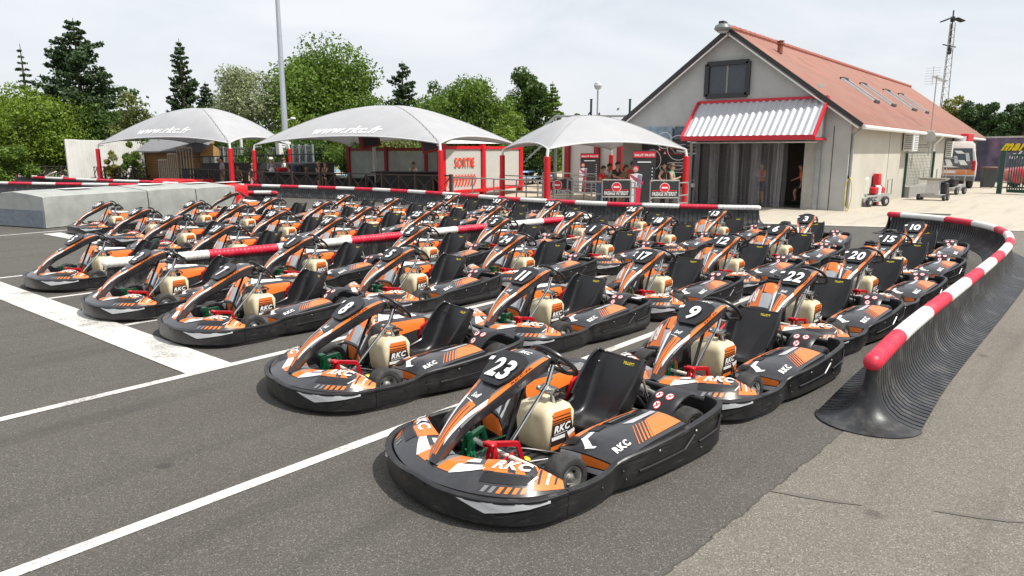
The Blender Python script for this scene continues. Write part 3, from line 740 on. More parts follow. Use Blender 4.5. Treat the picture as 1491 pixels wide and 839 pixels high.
ASPH2 = ground_mat('worn_asphalt', (.092, .084, .070), (.205, .187, .157), (.35, .325, .285), .30, (.70, .63, .54))
CONC = ground_mat('concrete', (.40, .36, .29), (.50, .455, .375), (.52, .48, .41), .30, (.82, .78, .72))
SAND = ground_mat('sand_paving', (.40, .34, .25), (.52, .45, .34), (.55, .48, .38), .25, (.8, .76, .7))
GRASSM = ground_mat('dry_grass', (.09, .12, .03), (.19, .20, .07), (.25, .23, .10), .4, (.7, .7, .5))
def sheet(name, pts, z, m, kind='structure'):
    mb = MB(); pts = [Vector((p[0], p[1], z)) for p in pts]
    tri = tessellate_polygon([pts]); F = []
    for t in tri:
        n = (pts[t[1]]-pts[t[0]]).cross(pts[t[2]]-pts[t[0]])
        F.append(t if n.z > 0 else t[::-1])
    mb.add(pts, F, m); return tag(mb.build(name, smooth=0), kind=kind)
sheet('ground', [(-300, -300), (900, -300), (900, 900), (-300, 900)], -.012, GRASSM)
sheet('asphalt_track', [(-40, -40), (26, -40), (23.6, 1.5), (21.0, 7.9), (20.6, 14), (21.2, 24), (20.5, 36), (21, 80), (-40, 80)], 0, ASPH)
# the old pale asphalt with a ragged edge
random.seed(3)
edge = []
a, b = gr(955, 850), gr(1212, 644)
for i in range(90):
    t = i/89; p = a.lerp(b, t); edge.append((p.x, p.y+.007*math.sin(i*.31)+.005*math.sin(i*.83+1)+random.uniform(-.005, .005)))
edge = [(-3, 1.75), (1, 1.62)]+edge+[(9, 1.16), (13, 1.02), (15.6, .95), (17.4, 1.1), (19.6, 1.9), (22.9, 3.2), (23.4, 1.7), (25.8, -39), (-3, -39)]
sheet('worn_asphalt', edge, .004, ASPH2)
crack = [(p[0], p[1]) for p in edge[2:92]]
sheet('asphalt_seam', [(x, y+.002+random.uniform(0, .005)) for x, y in crack]+[(x, y-.001-random.uniform(0, .004)) for x, y in crack[::-1]], .008, mat('seam_dark', (.060, .055, .048), .9))
sheet('concrete_apron', [(26, -40), (23.6, 1.5), (21.0, 7.9), (20.9, 9.3), (23.5, 9.6), (27.35, 9.7), (90, 9.7), (90, -40)], .006, CONC)
sheet('apron_edge', [(23.55, 1.5), (20.95, 7.9), (21.25, 8.0), (23.9, 1.55)], .010, mat('concrete_kerb', (.50, .465, .40), .85, var=.15))
sheet('drain', [tuple(onY(1304, 309.5, 1)[:2])]*0+[(p.x, p.y) for p in (gr(1305, 311.5), gr(1383, 314.5), gr(1386, 312.2), gr(1308, 309.8))], .011, mat('drain_grate', (.06, .058, .055), .7, metal=.4))
sheet('terrace_paving', [(21.0, 7.9), (20.9, 9.3), (23.5, 9.6), (27.35, 9.7), (40, 9.7), (60, 30), (48, 60), (24, 60), (24.2, 34), (21.6, 26), (21.4, 20), (20.7, 14)], .005, SAND)
# painted lines
def paint_mat():
    m = bpy.data.materials.new('road_paint'); m.use_nodes = True; nt = m.node_tree; N = nt.nodes; L = nt.links; b = N['Principled BSDF']
    tc = N.new('ShaderNodeTexCoord'); n = N.new('ShaderNodeTexNoise'); n.inputs['Scale'].default_value = 40; n.inputs['Detail'].default_value = 8; n.inputs['Roughness'].default_value = .75
    n2 = N.new('ShaderNodeTexNoise'); n2.inputs['Scale'].default_value = 2.2; n2.inputs['Detail'].default_value = 5
    L.new(tc.outputs['Object'], n.inputs['Vector']); L.new(tc.outputs['Object'], n2.inputs['Vector'])
    ad = N.new('ShaderNodeMath'); ad.operation = 'MULTIPLY_ADD'; ad.inputs[1].default_value = .75; L.new(n2.outputs['Fac'], ad.inputs[0]); L.new(n.outputs['Fac'], ad.inputs[2])
    r = N.new('ShaderNodeMapRange'); r.inputs['From Min'].default_value = .87; r.inputs['From Max'].default_value = 1.08; L.new(ad.outputs[0], r.inputs['Value'])
    mx = N.new('ShaderNodeMix'); mx.data_type = 'RGBA'; mx.inputs['A'].default_value = (.60, .585, .55, 1); mx.inputs['B'].default_value = (.20, .19, .175, 1)
    L.new(r.outputs[0], mx.inputs['Factor']); L.new(mx.outputs['Result'], b.inputs['Base Color']); b.inputs['Roughness'].default_value = .7
    bp = N.new('ShaderNodeBump'); bp.inputs['Strength'].default_value = .3; bp.inputs['Distance'].default_value = .004; L.new(n.outputs['Fac'], bp.inputs['Height']); L.new(bp.outputs[0], b.inputs['Normal'])
    return m
PAINT = paint_mat()
def line(a, b, w, z=.004, name='painted_line'):
    a = Vector(a); b = Vector(b); d = (b-a).normalized(); n = Vector((-d.y, d.x))*w/2
    k = int((b-a).length/.25)+1; L_ = []; R_ = []
    for i in range(k+1):
        p = a.lerp(b, i/k); j = random.uniform(-.004, .004); L_.append(p+n*(1+j)); R_.append(p-n*(1-j))
    return sheet(name, [tuple(p) for p in L_+R_[::-1]], z, PAINT)
line((-2, 4.20), (11.5, 3.78), .105)
line((-2, 6.76), (12, 6.45), .105, .0045)
line((3.62, 9.22), (12, 9.0), .095); line((3.62, 11.80), (6, 11.7), .095)
line((-2, 14.55), (6.2, 14.30), .10, .0045)
line((3.37, 6.62), (3.37, 15.6), .47, .008)
line((-2, 21.1), (7.6, 21.75), .10, .0045); line((6.75, 21.2), (6.82, 17.5), .42, .008)
line((16.0, 3.55), (17.2, 4.75), .11)
tyre_marks = mat('tyre_mark', (.118, .109, .095), .85)
for (p, q) in (((1118, 716), (1260, 738)), ((1355, 745), (1500, 764))):
    a, b = gr(*p), gr(*q); d = (b-a); n = Vector((-d.y, d.x, 0)).normalized()
    pts = [(a+d*(i/8)+n*(.030*math.sin(PI*i/8)*random.uniform(.5, 1)+.001)) for i in range(9)]+[(a+d*(i/8)-n*(.030*math.sin(PI*i/8)*random.uniform(.5, 1)+.001)) for i in range(8, -1, -1)]
    sheet('tyre_mark', [(x.x, x.y) for x in pts], .0085, tyre_marks)

# ------------------------------------------------------------------ red and white track barriers
BARB = mat('barrier_plastic', (.016, .0165, .0185), .40, var=.3, scale=14, bump=.08, dirt=(.15, .14, .125, .7), dirtscale=4)
TRED = mat('tube_red', (.62, .012, .045), .42, var=.12, bump=.1, dirt=(.5, .2, .2, .4), dirtscale=6)
TWHITE = mat('tube_white', (.78, .765, .73), .45, var=.06, bump=.1, dirt=(.42, .38, .33, .5), dirtscale=4)
BPROF = [(-.37, 0), (-.37, .014), (-.29, .026), (-.20, .055), (-.13, .11), (-.085, .18), (-.06, .27), (-.05, .36), (-.046, .46), (.046, .46), (.05, .36), (.06, .27), (.085, .18), (.13, .11), (.20, .055), (.29, .026), (.37, .014), (.37, 0)]
def barrier(label, pts, pitch=.03, wide=1.0, wideR=None, seglen=(1.0, 1.25), start=0, height=1.0, group='red and white track barriers', endcaps=(True, True), zoff=0.0):
    wideR = wide if wideR is None else wideR
    P = [Vector((p[0], p[1], 0)) for p in pts]
    fine = [Vector(spl([tuple(p) for p in P], i/(len(P)*60))) for i in range(len(P)*60+1)]
    cum = [0]
    for i in range(1, len(fine)): cum.append(cum[-1]+(fine[i]-fine[i-1]).length)
    T = cum[-1]; xs = [p.x for p in fine]; ys = [p.y for p in fine]
    def pos(d): return Vector((np.interp(d, cum, xs), np.interp(d, cum, ys), 0))
    def frame(d):
        a, b = pos(max(0, d-.15)), pos(min(T, d+.15)); t = (b-a).normalized(); return pos(d), t, Vector((-t.y, t.x, 0))
    c = fine[len(fine)//2]
    root = empty('track_barrier', label, 'barrier', (c.x, c.y, 0), 0, group)
    mb = MB(lambda p: (p[0]-c.x, p[1]-c.y, p[2]+zoff))
    rings = []; n = int(T/pitch); k = 0
    def ring(d, s):
        p, t, nrm = frame(d)
        return [p+nrm*(y*(wide if y > 0 else wideR)*s)+Vector((0, 0, z*height)) for y, z in BPROF]
    for i in range(n):
        for f, s in ((.0, .80), (.20, .80), (.24, 1.02), (.96, 1.02)): rings.append(ring((i+f)*pitch, s))
    mb.loft(rings, BARB, closed=True)
    for which, d in ((0, 0), (1, T)):
        if not endcaps[which]: continue
        p, t, nrm = frame(d); t = t if which else -t; caps = []
        half = BPROF[:9]
        for j in range(17):
            a = -PI/2+PI*j/16; dr = t*math.cos(a)*.9+nrm*math.sin(a)*1.0
            w_ = wide if math.sin(a) > 0 else wideR
            caps.append([p+dr*(-y*(1.06 if z < .3 else 1))*w_+Vector((0, 0, z*height)) for y, z in half])
        mb.loft(caps, BARB, closed=False, caps=False)
    mb.build('skirt', root)
    mb = MB(lambda p: (p[0]-c.x, p[1]-c.y, p[2]+zoff))
    rad = .074; d = 0; k = start; zc = .50*height
    def tring(dd, r_):
        p, t, nrm = frame(dd)
        return [p+nrm*math.cos(2*PI*q/14)*r_+Vector((0, 0, zc+math.sin(2*PI*q/14)*r_)) for q in range(14)]
    while d < T-.01:
        e = min(T, d+seglen[k % 2]); m = TRED if k % 2 == 0 else TWHITE; rings = []
        st = max(2, int((e-d)/max(.05, pitch*.8)))
        for i in range(st):
            for f, s in ((0, .90), (.16, 1.0), (.84, 1.0), (.999, .90)): rings.append(tring(d+(e-d)*(i+f)/st, rad*s))
        mb.loft(rings, m, caps=False); d = e; k += 1
    for which, dd in ((0, 0), (1, T)):
        p, t, nrm = frame(dd); t = t if which else -t; m = (TRED if start % 2 == 0 else TWHITE) if which == 0 else (TRED if (k-1) % 2 == 0 else TWHITE)
        rings = []
        for j in range(7):
            a = PI/2*j/6; r_ = max(rad*math.cos(a), .001)
            rings.append([p+t*math.sin(a)*rad*1.1+nrm*math.cos(2*PI*q/14)*r_+Vector((0, 0, zc+math.sin(2*PI*q/14)*r_)) for q in range(14)])
        mb.loft(rings, m, caps=False)
    mb.build('top_tube', root)
    return root
barrier('long curved red and white barrier with black ribbed skirt, nearest on the right', [(6.02, 1.22), (7.2, 1.24), (8.5, 1.22), (10.3, 1.17), (12.4, 1.12), (14.4, 1.10), (15.9, 1.15), (17.5, 1.36), (18.9, 1.85), (19.9, 2.6), (20.45, 3.3), (20.75, 4.15)], .085)
barrier('long red and white barrier sweeping behind all the parked karts', [(20.62, 7.61), (19.9, 9.3), (19.25, 11.5), (19.05, 13.5), (19.1, 15.7), (19.5, 18.0), (19.95, 21.0), (20.0, 24.5), (19.4, 28.3), (18.2, 33.0), (17.0, 38.0)], .13, .9, seglen=(1.12, 1.12), start=1)
barrier('low straight red and white barrier dividing the middle kart rows', [(4.28, 11.28), (6.5, 10.88), (8.8, 10.62), (11.5, 10.35), (15.1, 9.85)], .08, .45, seglen=(1.15, 1.45), start=1)
barrier('short red and white barrier stub beside the red foam block', [(14.2, 26.6), (15.3, 26.2), (15.9, 25.6), (15.9, 25.0)], .075, .6, seglen=(.7, .8), start=1)
barrier('far left red and white barrier just above the grey foam blocks', [(17.2, 33.6), (15.3, 36.6), (13.4, 40.2), (11.5, 45), (10.3, 49.5)], .09, .9, seglen=(1.6, 1.5), start=0)
barrier('farthest red and white barrier in front of the brown fence at left', [(17.6, 38.5), (16.6, 43.5), (15.9, 50), (15.6, 54.0)], .09, .9, seglen=(1.6, 2.2), start=0)

# ------------------------------------------------------------------ grey foam crash blocks and the red one
FOAMS = mat('tarp_pale', (.33, .345, .32), .55, var=.12, scale=3, bump=.9, bscale=4, dirt=(.20, .21, .19, .5), dirtscale=1.5)
FOAMD = mat('tarp_blue_grey', (.17, .195, .23), .55, var=.18, scale=4, bump=.9, bscale=9)
def foam(label, p0, p1, back, hgt, m, ends=False):
    a = Vector((*p0, 0)); b = Vector((*p1, 0)); d = (b-a); L_ = d.length; d.normalize(); n = Vector((-d.y, d.x, 0))
    if n.dot(Vector((1, 1, 0))) < 0: n = -n
    c = (a+b)/2+n*back/2
    o = empty('foam_block', label, 'crash barrier', tuple(c), 0, 'grey tarpaulin foam blocks' if m is FOAMS else None)
    mb = MB(lambda p: (p[0]-c.x, p[1]-c.y, p[2]))
    rnd = random.Random(int(L_*100)); NX = 40
    prof = [(0, .02), (.0, .25), (-.010, .45), (-.004, .70), (.0, .865), (.012, .885), (.3, .955), (.55, 1.0), (.8, .95), (.985, .885), (1.0, .86), (1.0, .02)]
    rings = []
    for i in range(NX+1):
        t = i/NX; e = min(t, 1-t)*L_; rings.append([])
        wob = math.sin(t*37)*.006+math.sin(t*91)*.005
        for j, (y, z) in enumerate(prof):
            pinch = (.03*math.exp(-((t-.16)/.018)**2) if m is FOAMS and ends else 0)*math.sin(z*24+t*60)
            rings[-1].append(a+d*(t*L_)+n*(y*back+(wob if y < .5 else 0)+pinch)+Vector((0, 0, z*hgt*(1-.025*math.exp(-e/.12)))))
    mb.loft(rings, m, caps=True)
    mb.build('tarpaulin_cover', o, smooth=45)
    if ends:
        mb = MB(lambda p: (p[0]-c.x, p[1]-c.y, p[2]))
        q = -d*.012
        mb.prism([a+q+n*.02+Vector((0, 0, .03)), a+q+n*(back-.02)+Vector((0, 0, .03)), a+q+n*(back-.02)+Vector((0, 0, hgt*.50)), a+q+n*.02+Vector((0, 0, hgt*.50))], -d*.02, FOAMD)
        mb.build('lower_cover', o)
    mb = MB(lambda p: (p[0]-c.x, p[1]-c.y, p[2]))
    mb.box(c+Vector((0, 0, hgt*1.003))-n*.15, (.9, .45, .006), WHITEP, Matrix.Rotation(math.atan2(d.y, d.x), 3, 'Z')); mb.build('white_patch', o)
    return o
q0 = Vector((7.05, 22.55)); q3 = Vector((13.9, 24.5))
qs = [q0.lerp(q3, t) for t in (0, .475, .745, 1.0)]
for i, lb in enumerate(('grey tarpaulin foam block with a darker lower skirt, nearest the left edge', 'middle grey tarpaulin foam block of the row of three', 'grey tarpaulin foam block touching the red foam block')):
    dd = (qs[i+1]-qs[i]).normalized()*.02
    foam(lb, tuple(qs[i]+dd), tuple(qs[i+1]-dd), 2.3, (1.02, 1.03, 1.0)[i], FOAMS, i == 0)
foam('bright red foam block at the end of the grey ones', (13.95, 24.6), (14.55, 24.75), 1.6, .98, mat('tarp_red', (.62, .015, .02), .45, bump=.3, bscale=6))
# ------------------------------------------------------------------ karts on the grid
ORD = ('first', 'second', 'third', 'fourth', 'fifth', 'sixth')
LANES = [
 ('along the near curved barrier', [('23', 3.88, 2.84, 9), ('9', 6.2, 2.59, 7), ('22', 8.62, 2.52, 5.5), ('20', 10.85, 2.40, 6), ('15', 13.16, 2.47, 7), ('10', 15.40, 2.58, -2)]),
 ('two rows from the near curved barrier', [('8', 4.37, 5.08, 11), ('11', 6.72, 4.93, 6.5), ('17', 8.98, 4.64, 4), ('12', 11.25, 4.49, 4), ('6', 13.48, 4.44, 4), ('3', 15.82, 4.74, -9)]),
 ('three rows from the near curved barrier', [('7', 4.71, 7.90, 4), ('5', 6.95, 7.49, 2), ('24', 9.19, 7.26, 3), ('1', 11.42, 7.08, 0), ('18', 13.64, 6.91, 1), ('13', 15.86, 6.67, 0)]),
 ('just in front of the low dividing barrier', [('2', 4.62, 9.93, 2), ('1', 6.86, 9.75, 0), ('2', 9.08, 9.42, 0), ('5', 11.30, 9.35, 0), ('19', 13.52, 9.03, 0), ('26', 15.74, 8.75, 0)]),
 ('just behind the low dividing barrier', [('5', 4.80, 12.75, -2), ('21', 7.05, 12.45, -3), ('14', 9.28, 12.15, -3), ('25', 11.50, 11.85, -3), ('27', 13.72, 11.6, -3), ('28', 15.94, 11.4, -3)]),
 ('two rows behind the low dividing barrier', [('29', 7.35, 15.05, -4), ('30', 9.45, 14.45, -4), ('31', 11.5, 13.9, -4), ('32', 13.65, 13.6, -4), ('33', 15.85, 13.2, -4)]),
 ('three rows behind the low dividing barrier', [('34', 7.75, 17.45, -3), ('35', 9.95, 17.0, -4), ('36', 11.95, 16.2, -4), ('37', 14.0, 15.7, -4), ('38', 16.2, 15.45, -4)]),
 ('nearest the grey foam blocks', [('39', 8.1, 20.45, -3), ('40', 9.75, 18.85, -4), ('41', 11.95, 18.65, -4), ('42', 14.15, 18.1, -4)]),
 ('parked askew against the grey foam blocks', [('16', 12.7, 22.0, 24)]),
]
KG = 'orange and black rental karts parked on the grid'
proto = None
for lane, (where, ks) in enumerate(LANES):
    for i, (num, x, y, a) in enumerate(ks):
        if lane == 0 and i == 0: lab = 'orange and black kart numbered 23, closest of all to the camera'
        elif lane < 2: lab = 'orange and black kart numbered %s, %s %s' % (num, ORD[i], where)
        elif lane < 8: lab = 'orange and black kart, %s from the left %s' % (ORD[i], where)
        else: lab = 'black and orange kart '+where
        if proto is None: k = proto = make_kart(num, lab)
        else:
            k = proto.copy(); COL.objects.link(k)
            for ch in list(proto.children):
                if ch.name.startswith('number_plate'): continue
                copy_tree(ch, k)
            num_plate(num, k); k['label'] = lab
        k['group'] = KG
        k.location = (x, y, .005); k.rotation_euler = (0, 0, R(-a))
# ------------------------------------------------------------------ people
SKIN = mat('skin', (.52, .30, .21), .5, var=.06); SKIN2 = mat('skin_tanned', (.36, .19, .12), .5, var=.06)
HAIRD = mat('hair_dark', (.025, .018, .014), .6); HAIRB = mat('hair_brown', (.13, .07, .035), .6); HAIRL = mat('hair_fair', (.40, .26, .12), .6)
CL = {n: mat('cloth_'+n, c, .8, var=.15, scale=12, bump=.15, bscale=40) for n, c in dict(grey=(.30, .31, .34), white=(.72, .71, .70), black=(.022, .022, .025), red=(.55, .02, .03), navy=(.03, .04, .10), khaki=(.34, .27, .17), denim=(.08, .12, .22), green=(.02, .34, .20), orange=(.72, .17, .03), charcoal=(.06, .06, .07), olive=(.12, .10, .06), blue=(.10, .20, .45), pink=(.6, .35, .38)).items()}
def person(label, loc, face, h=1.72, pose='stand', top='grey', low='navy', skin=SKIN, hair=HAIRD, long=False, cap=None, glasses=False, sleeve=True, shorts=False, female=False, lean=0.0, group='visitors'):
    sw = .098 if not female else .086
    J = {'pel': (0, 0, .53), 'wai': (.0, 0, .61), 'che': (.005, 0, .72), 'nek': (0, 0, .825), 'jaw': (.012, 0, .872), 'hed': (.008, 0, .925), 'top': (0, 0, .965)}
    for sd_, q in (('l', 1), ('r', -1)):
        J['hip'+sd_] = (0, q*.052, .50); J['kne'+sd_] = (.012, q*.058, .28); J['ank'+sd_] = (-.008, q*.062, .045); J['toe'+sd_] = (.085, q*.072, .018)
        J['sho'+sd_] = (0, q*sw, .795); J['elb'+sd_] = (-.015, q*(sw+.035), .625); J['wri'+sd_] = (.03, q*(sw+.045), .48); J['han'+sd_] = (.05, q*(sw+.042), .43)
    def arm(sd_, e, w, hn): J['elb'+sd_] = e; J['wri'+sd_] = w; J['han'+sd_] = hn
    if pose == 'lean':
        for sd_, q in (('l', 1), ('r', -1)): arm(sd_, (.10, q*(sw+.03), .64), (.22, q*.06, .625), (.27, q*.02, .625))
        lean = lean or .10
    if pose == 'fold': arm('l', (.03, .14, .65), (.11, .02, .67), (.11, -.04, .68)); arm('r', (.03, -.14, .65), (.10, -.02, .65), (.10, .05, .655))
    if pose == 'phone': arm('l', (.03, .125, .64), (.15, .05, .68), (.19, .03, .71)); arm('r', (.03, -.125, .64), (.15, -.05, .67), (.19, -.03, .70))
    if pose == 'hip': arm('r', (-.03, -.175, .65), (.02, -.105, .57), (.04, -.08, .56))
    if pose == 'chin': arm('r', (.09, -.10, .66), (.075, -.05, .80), (.06, -.03, .855)); arm('l', (.08, .12, .63), (.17, .03, .625), (.22, .0, .625))
    if pose in ('sit', 'sitchin', 'sitphone'):
        for k_ in J: J[k_] = (J[k_][0], J[k_][1], J[k_][2]-.245)
        for sd_, q in (('l', 1), ('r', -1)):
            J['kne'+sd_] = (.235, q*.07, .285); J['ank'+sd_] = (.215, q*.065, .045); J['toe'+sd_] = (.30, q*.07, .018)
            arm(sd_, (.06, q*(sw+.04), .40), (.19, q*.06, .36), (.24, q*.05, .35))
        if pose == 'sitchin': arm('r', (.13, -.09, .40), (.09, -.05, .555), (.07, -.03, .605))
        if pose == 'sitphone': arm('l', (.08, .11, .42), (.17, .05, .52), (.19, .03, .56))
    if pose == 'step':
        J['knel'] = (.17, .06, .36); J['ankl'] = (.13, .06, .16); J['toel'] = (.22, .065, .15); arm('r', (.10, -.13, .66), (.24, -.10, .60), (.28, -.08, .58)); lean = .06
    if lean:
        for k_ in ('wai', 'che', 'nek', 'jaw', 'hed', 'top', 'shol', 'shor'):
            z = J[k_][2]; J[k_] = (J[k_][0]+lean*(z-.5)/.4, J[k_][1], z-.25*lean*abs(z-.5)/.4)
    names = list(J); idx = {n: i for i, n in enumerate(names)}
    RAD = dict(pel=.075, wai=.066, che=.078, nek=.030, jaw=.044, hed=.054, top=.036, hip=.058, kne=.038, ank=.024, toe=.022, sho=.038, elb=.026, wri=.018, han=.019)
    E_ = [('pel', 'wai'), ('wai', 'che'), ('che', 'nek'), ('nek', 'jaw'), ('jaw', 'hed'), ('hed', 'top')]
    for sd_ in 'lr': E_ += [('pel', 'hip'+sd_), ('hip'+sd_, 'kne'+sd_), ('kne'+sd_, 'ank'+sd_), ('ank'+sd_, 'toe'+sd_), ('che', 'sho'+sd_), ('sho'+sd_, 'elb'+sd_), ('elb'+sd_, 'wri'+sd_), ('wri'+sd_, 'han'+sd_)]
    me = bpy.data.meshes.new('figure'); me.from_pydata([tuple(c*h for c in J[n]) for n in names], [(idx[a], idx[b]) for a, b in E_], [])
    o = bpy.data.objects.new('figure', me); COL.objects.link(o)
    o.modifiers.new('skin', 'SKIN'); 
    sub = o.modifiers.new('sub', 'SUBSURF'); sub.levels = 2; sub.render_levels = 2
    sv = me.skin_vertices[0].data
    for n in names:
        b = n if n in RAD else n[:-1]; r = RAD[b]*h
        if female and b in ('wai',): r *= .86
        sv[idx[n]].radius = (r*(1.15 if b in ('pel', 'wai', 'che') else 1), r*(.82 if b in ('pel', 'wai', 'che') else 1)); sv[idx[n]].use_root = (n == 'pel')
    dg = bpy.context.evaluated_depsgraph_get(); dg.update()
    bm_ = bpy.data.meshes.new_from_object(o.evaluated_get(dg)); bpy.data.objects.remove(o); bpy.data.meshes.remove(me)
    shirt, pants, shoe = CL[top], CL[low], CL['charcoal']
    bm_.materials.clear()
    for m in (skin, shirt, pants, shoe): bm_.materials.append(m)
    segs = [(Vector(J[a])*h, Vector(J[b])*h, a, b) for a, b in E_]
    for p in bm_.polygons:
        c = p.center; best = None
        for a, b, na, nb in segs:
            d = b-a; t = max(0, min(1, (c-a).dot(d)/max(d.length_squared, 1e-9))); q = (c-(a+d*t)).length
            if best is None or q < best[0]: best = (q, na, nb, t)
        _, na, nb, t = best; b0 = nb[:3]
        k_ = 0
        if b0 in ('wai', 'che', 'sho'): k_ = 1
        elif b0 == 'nek': k_ = 1 if t < .45 else 0
        elif b0 == 'hip': k_ = 2
        elif b0 == 'kne': k_ = 2 if not shorts or t < .75 else 0
        elif b0 == 'ank': k_ = 2 if not shorts else 0
        elif b0 == 'toe': k_ = 3
        elif b0 == 'elb': k_ = 1 if sleeve and t < .62 else 0
        if na == 'pel' and nb == 'wai' and t < .25: k_ = 2
        p.material_index = k_; p.use_smooth = True
    ob = bpy.data.objects.new('person', bm_); COL.objects.link(ob)
    # small face: nose and eye sockets pushed in the continuous mesh
    hc = Vector(J['hed'])*h
    for v in bm_.vertices:
        d = v.co-hc
        if abs(d.y) < .012*h and d.x > .03*h and -.035*h < d.z < .0: v.co.x += .012*h
    ob.location = loc; ob.rotation_euler = (0, 0, face); tag(ob, label, 'person', group)
    mb = MB(); hz = hc+Vector((-.004*h, 0, .008*h))
    def hairf(u, v):
        th = -PI*.98+2*PI*.98*v; ph = PI*.5*(1-u)*1.0
        front = math.cos(th); low_ = .25-.95*(1-front)/2 if not long else .25-1.15*(1-front)/2
        el = PI/2-(PI/2-low_)*u; r = .0625*h*(1.06 if u < .95 else 1.0)
        return hz+Vector((math.cos(el)*math.cos(th)*r, math.cos(el)*math.sin(th)*r*.92, math.sin(el)*r*1.02))
    mb.grid(hairf, 8, 20, hair)
    if long: mb.tube([hz+Vector((-.05*h, 0, 0)), hz+Vector((-.062*h, 0, -.06*h)), hz+Vector((-.06*h, 0, -.14*h))], [.045*h, .042*h, .02*h], hair, 10)
    mb.build('hair', ob)
    if cap:
        mb = MB(); mb.lathe([(.066*h, -.002*h), (.067*h, .02*h), (.055*h, .048*h), (.03*h, .064*h), (.001, .067*h)], cap, hz+Vector((0, 0, .012*h)), 'z', 16)
        mb.prism([hz+Vector((.05*h, -.045*h, .012*h)), hz+Vector((.12*h, -.03*h, .006*h)), hz+Vector((.125*h, .03*h, .006*h)), hz+Vector((.05*h, .045*h, .012*h))], (0, 0, .007*h), cap); mb.build('cap', ob)
    mb = MB()
    if glasses:
        mb.box(hc+Vector((.055*h, 0, .004*h)), (.012*h, .088*h, .022*h), BLACK2, bev=.003)
        mb.build('sunglasses', ob)
    else:
        for q in (-1, 1): mb.lathe([(0, .003*h), (.006*h, .002*h), (.007*h, 0)], HAIRD, hc+Vector((.049*h, q*.02*h, .002*h)), 'x', 8)
        mb.bar(hc+Vector((.052*h, -.012*h, -.033*h)), hc+Vector((.052*h, .012*h, -.033*h)), .004, .004, mat('lips', (.4, .12, .1), .5)); mb.build('face_features', ob)
    return ob
CAMDIR = YAW+PI                                 # facing back to the camera
# ------------------------------------------------------------------ workshop building
WALLG = mat('render_grey', (.43, .43, .415), .85, var=.10, scale=1.5, bump=.25, bscale=30, dirt=(.31, .31, .295, .5), dirtscale=.8)
WALLC = mat('render_cream', (.47, .445, .385), .85, var=.08, scale=1.2, bump=.2, bscale=30, dirt=(.33, .31, .27, .4), dirtscale=.6)
ROOFM = mat('roof_red', (.275, .125, .092), .75, var=.18, scale=1.2, bump=.2, bscale=12, dirt=(.24, .16, .135, .7), dirtscale=.6)
DARKT = mat('dark_trim', (.03, .03, .032), .5); GLASSD = mat('window_glass', (.05, .06, .07), .08, var=.1, rvar=.03); REDT = mat('red_trim', (.55, .015, .03), .4, var=.1, scale=3)
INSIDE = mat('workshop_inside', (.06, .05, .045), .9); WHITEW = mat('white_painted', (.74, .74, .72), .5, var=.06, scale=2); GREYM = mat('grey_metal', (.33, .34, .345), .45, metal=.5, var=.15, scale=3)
XG, YR, YL, YM, XE, ZE, ZR = 27.4, 7.0, 16.2, 11.6, 60.0, 3.25, 6.6
bo = Vector((XG, YM, 0))
bld = empty('workshop_building', 'grey gabled workshop with a long red corrugated roof', 'building', tuple(bo))
BX = lambda p: (p[0]-bo.x, p[1]-bo.y, p[2])
def BB(): return MB(BX)
DY0, DY1, DZ = 8.05, 12.9, 2.55                 # doorway
mb = BB()
mb.prism([(XG, YR, 0), (XG, DY0, 0), (XG, DY0, ZE+.75), (XG, YR, ZE)], (.25, 0, 0), WALLG)
zl = lambda y: ZE+(ZR-ZE)*(1-abs(y-YM)/(YM-YR))
mb.prism([(XG, DY0, DZ), (XG, DY1, DZ), (XG, DY1, zl(DY1)), (XG, YM, ZR), (XG, DY0, zl(DY0))], (.25, 0, 0), WALLG)
mb.prism([(XG, DY1, 0), (XG, YL, 0), (XG, YL, ZE), (XG, DY1, zl(DY1))], (.25, 0, 0), WALLG)
mb.box((XG-.006, YR+.55, 1.5), (.02, .02, 3.0), DARKT)
mb.build('gable_wall', bld)
mb = BB(); mb.box(((XG+XE)/2+.15, YR+.12, ZE/2), (XE-XG-.3, .24, ZE), WALLC); mb.box(((XG+XE)/2+.15, YL-.12, ZE/2), (XE-XG-.3, .24, ZE), WALLC); mb.box((XE, YM, ZE/2), (.24, YL-YR, ZE), WALLC)
mb.prism([(XE-.12, YR, ZE), (XE-.12, YL, ZE), (XE-.12, YM, ZR)], (.2, 0, 0), WALLC)
for x in (33.5, 39.6, 47, 53): mb.box((x, YR-.004, ZE/2), (.03, .02, ZE), mat('joint', (.33, .31, .27), .8))
mb.build('side_wall', bld)
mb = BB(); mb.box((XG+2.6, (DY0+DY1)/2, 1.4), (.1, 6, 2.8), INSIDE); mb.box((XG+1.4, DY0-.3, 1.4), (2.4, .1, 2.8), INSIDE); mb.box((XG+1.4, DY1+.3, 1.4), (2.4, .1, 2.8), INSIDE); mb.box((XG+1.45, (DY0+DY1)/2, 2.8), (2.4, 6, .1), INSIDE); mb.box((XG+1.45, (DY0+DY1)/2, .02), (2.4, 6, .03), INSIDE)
mb.build('inner_room', bld)
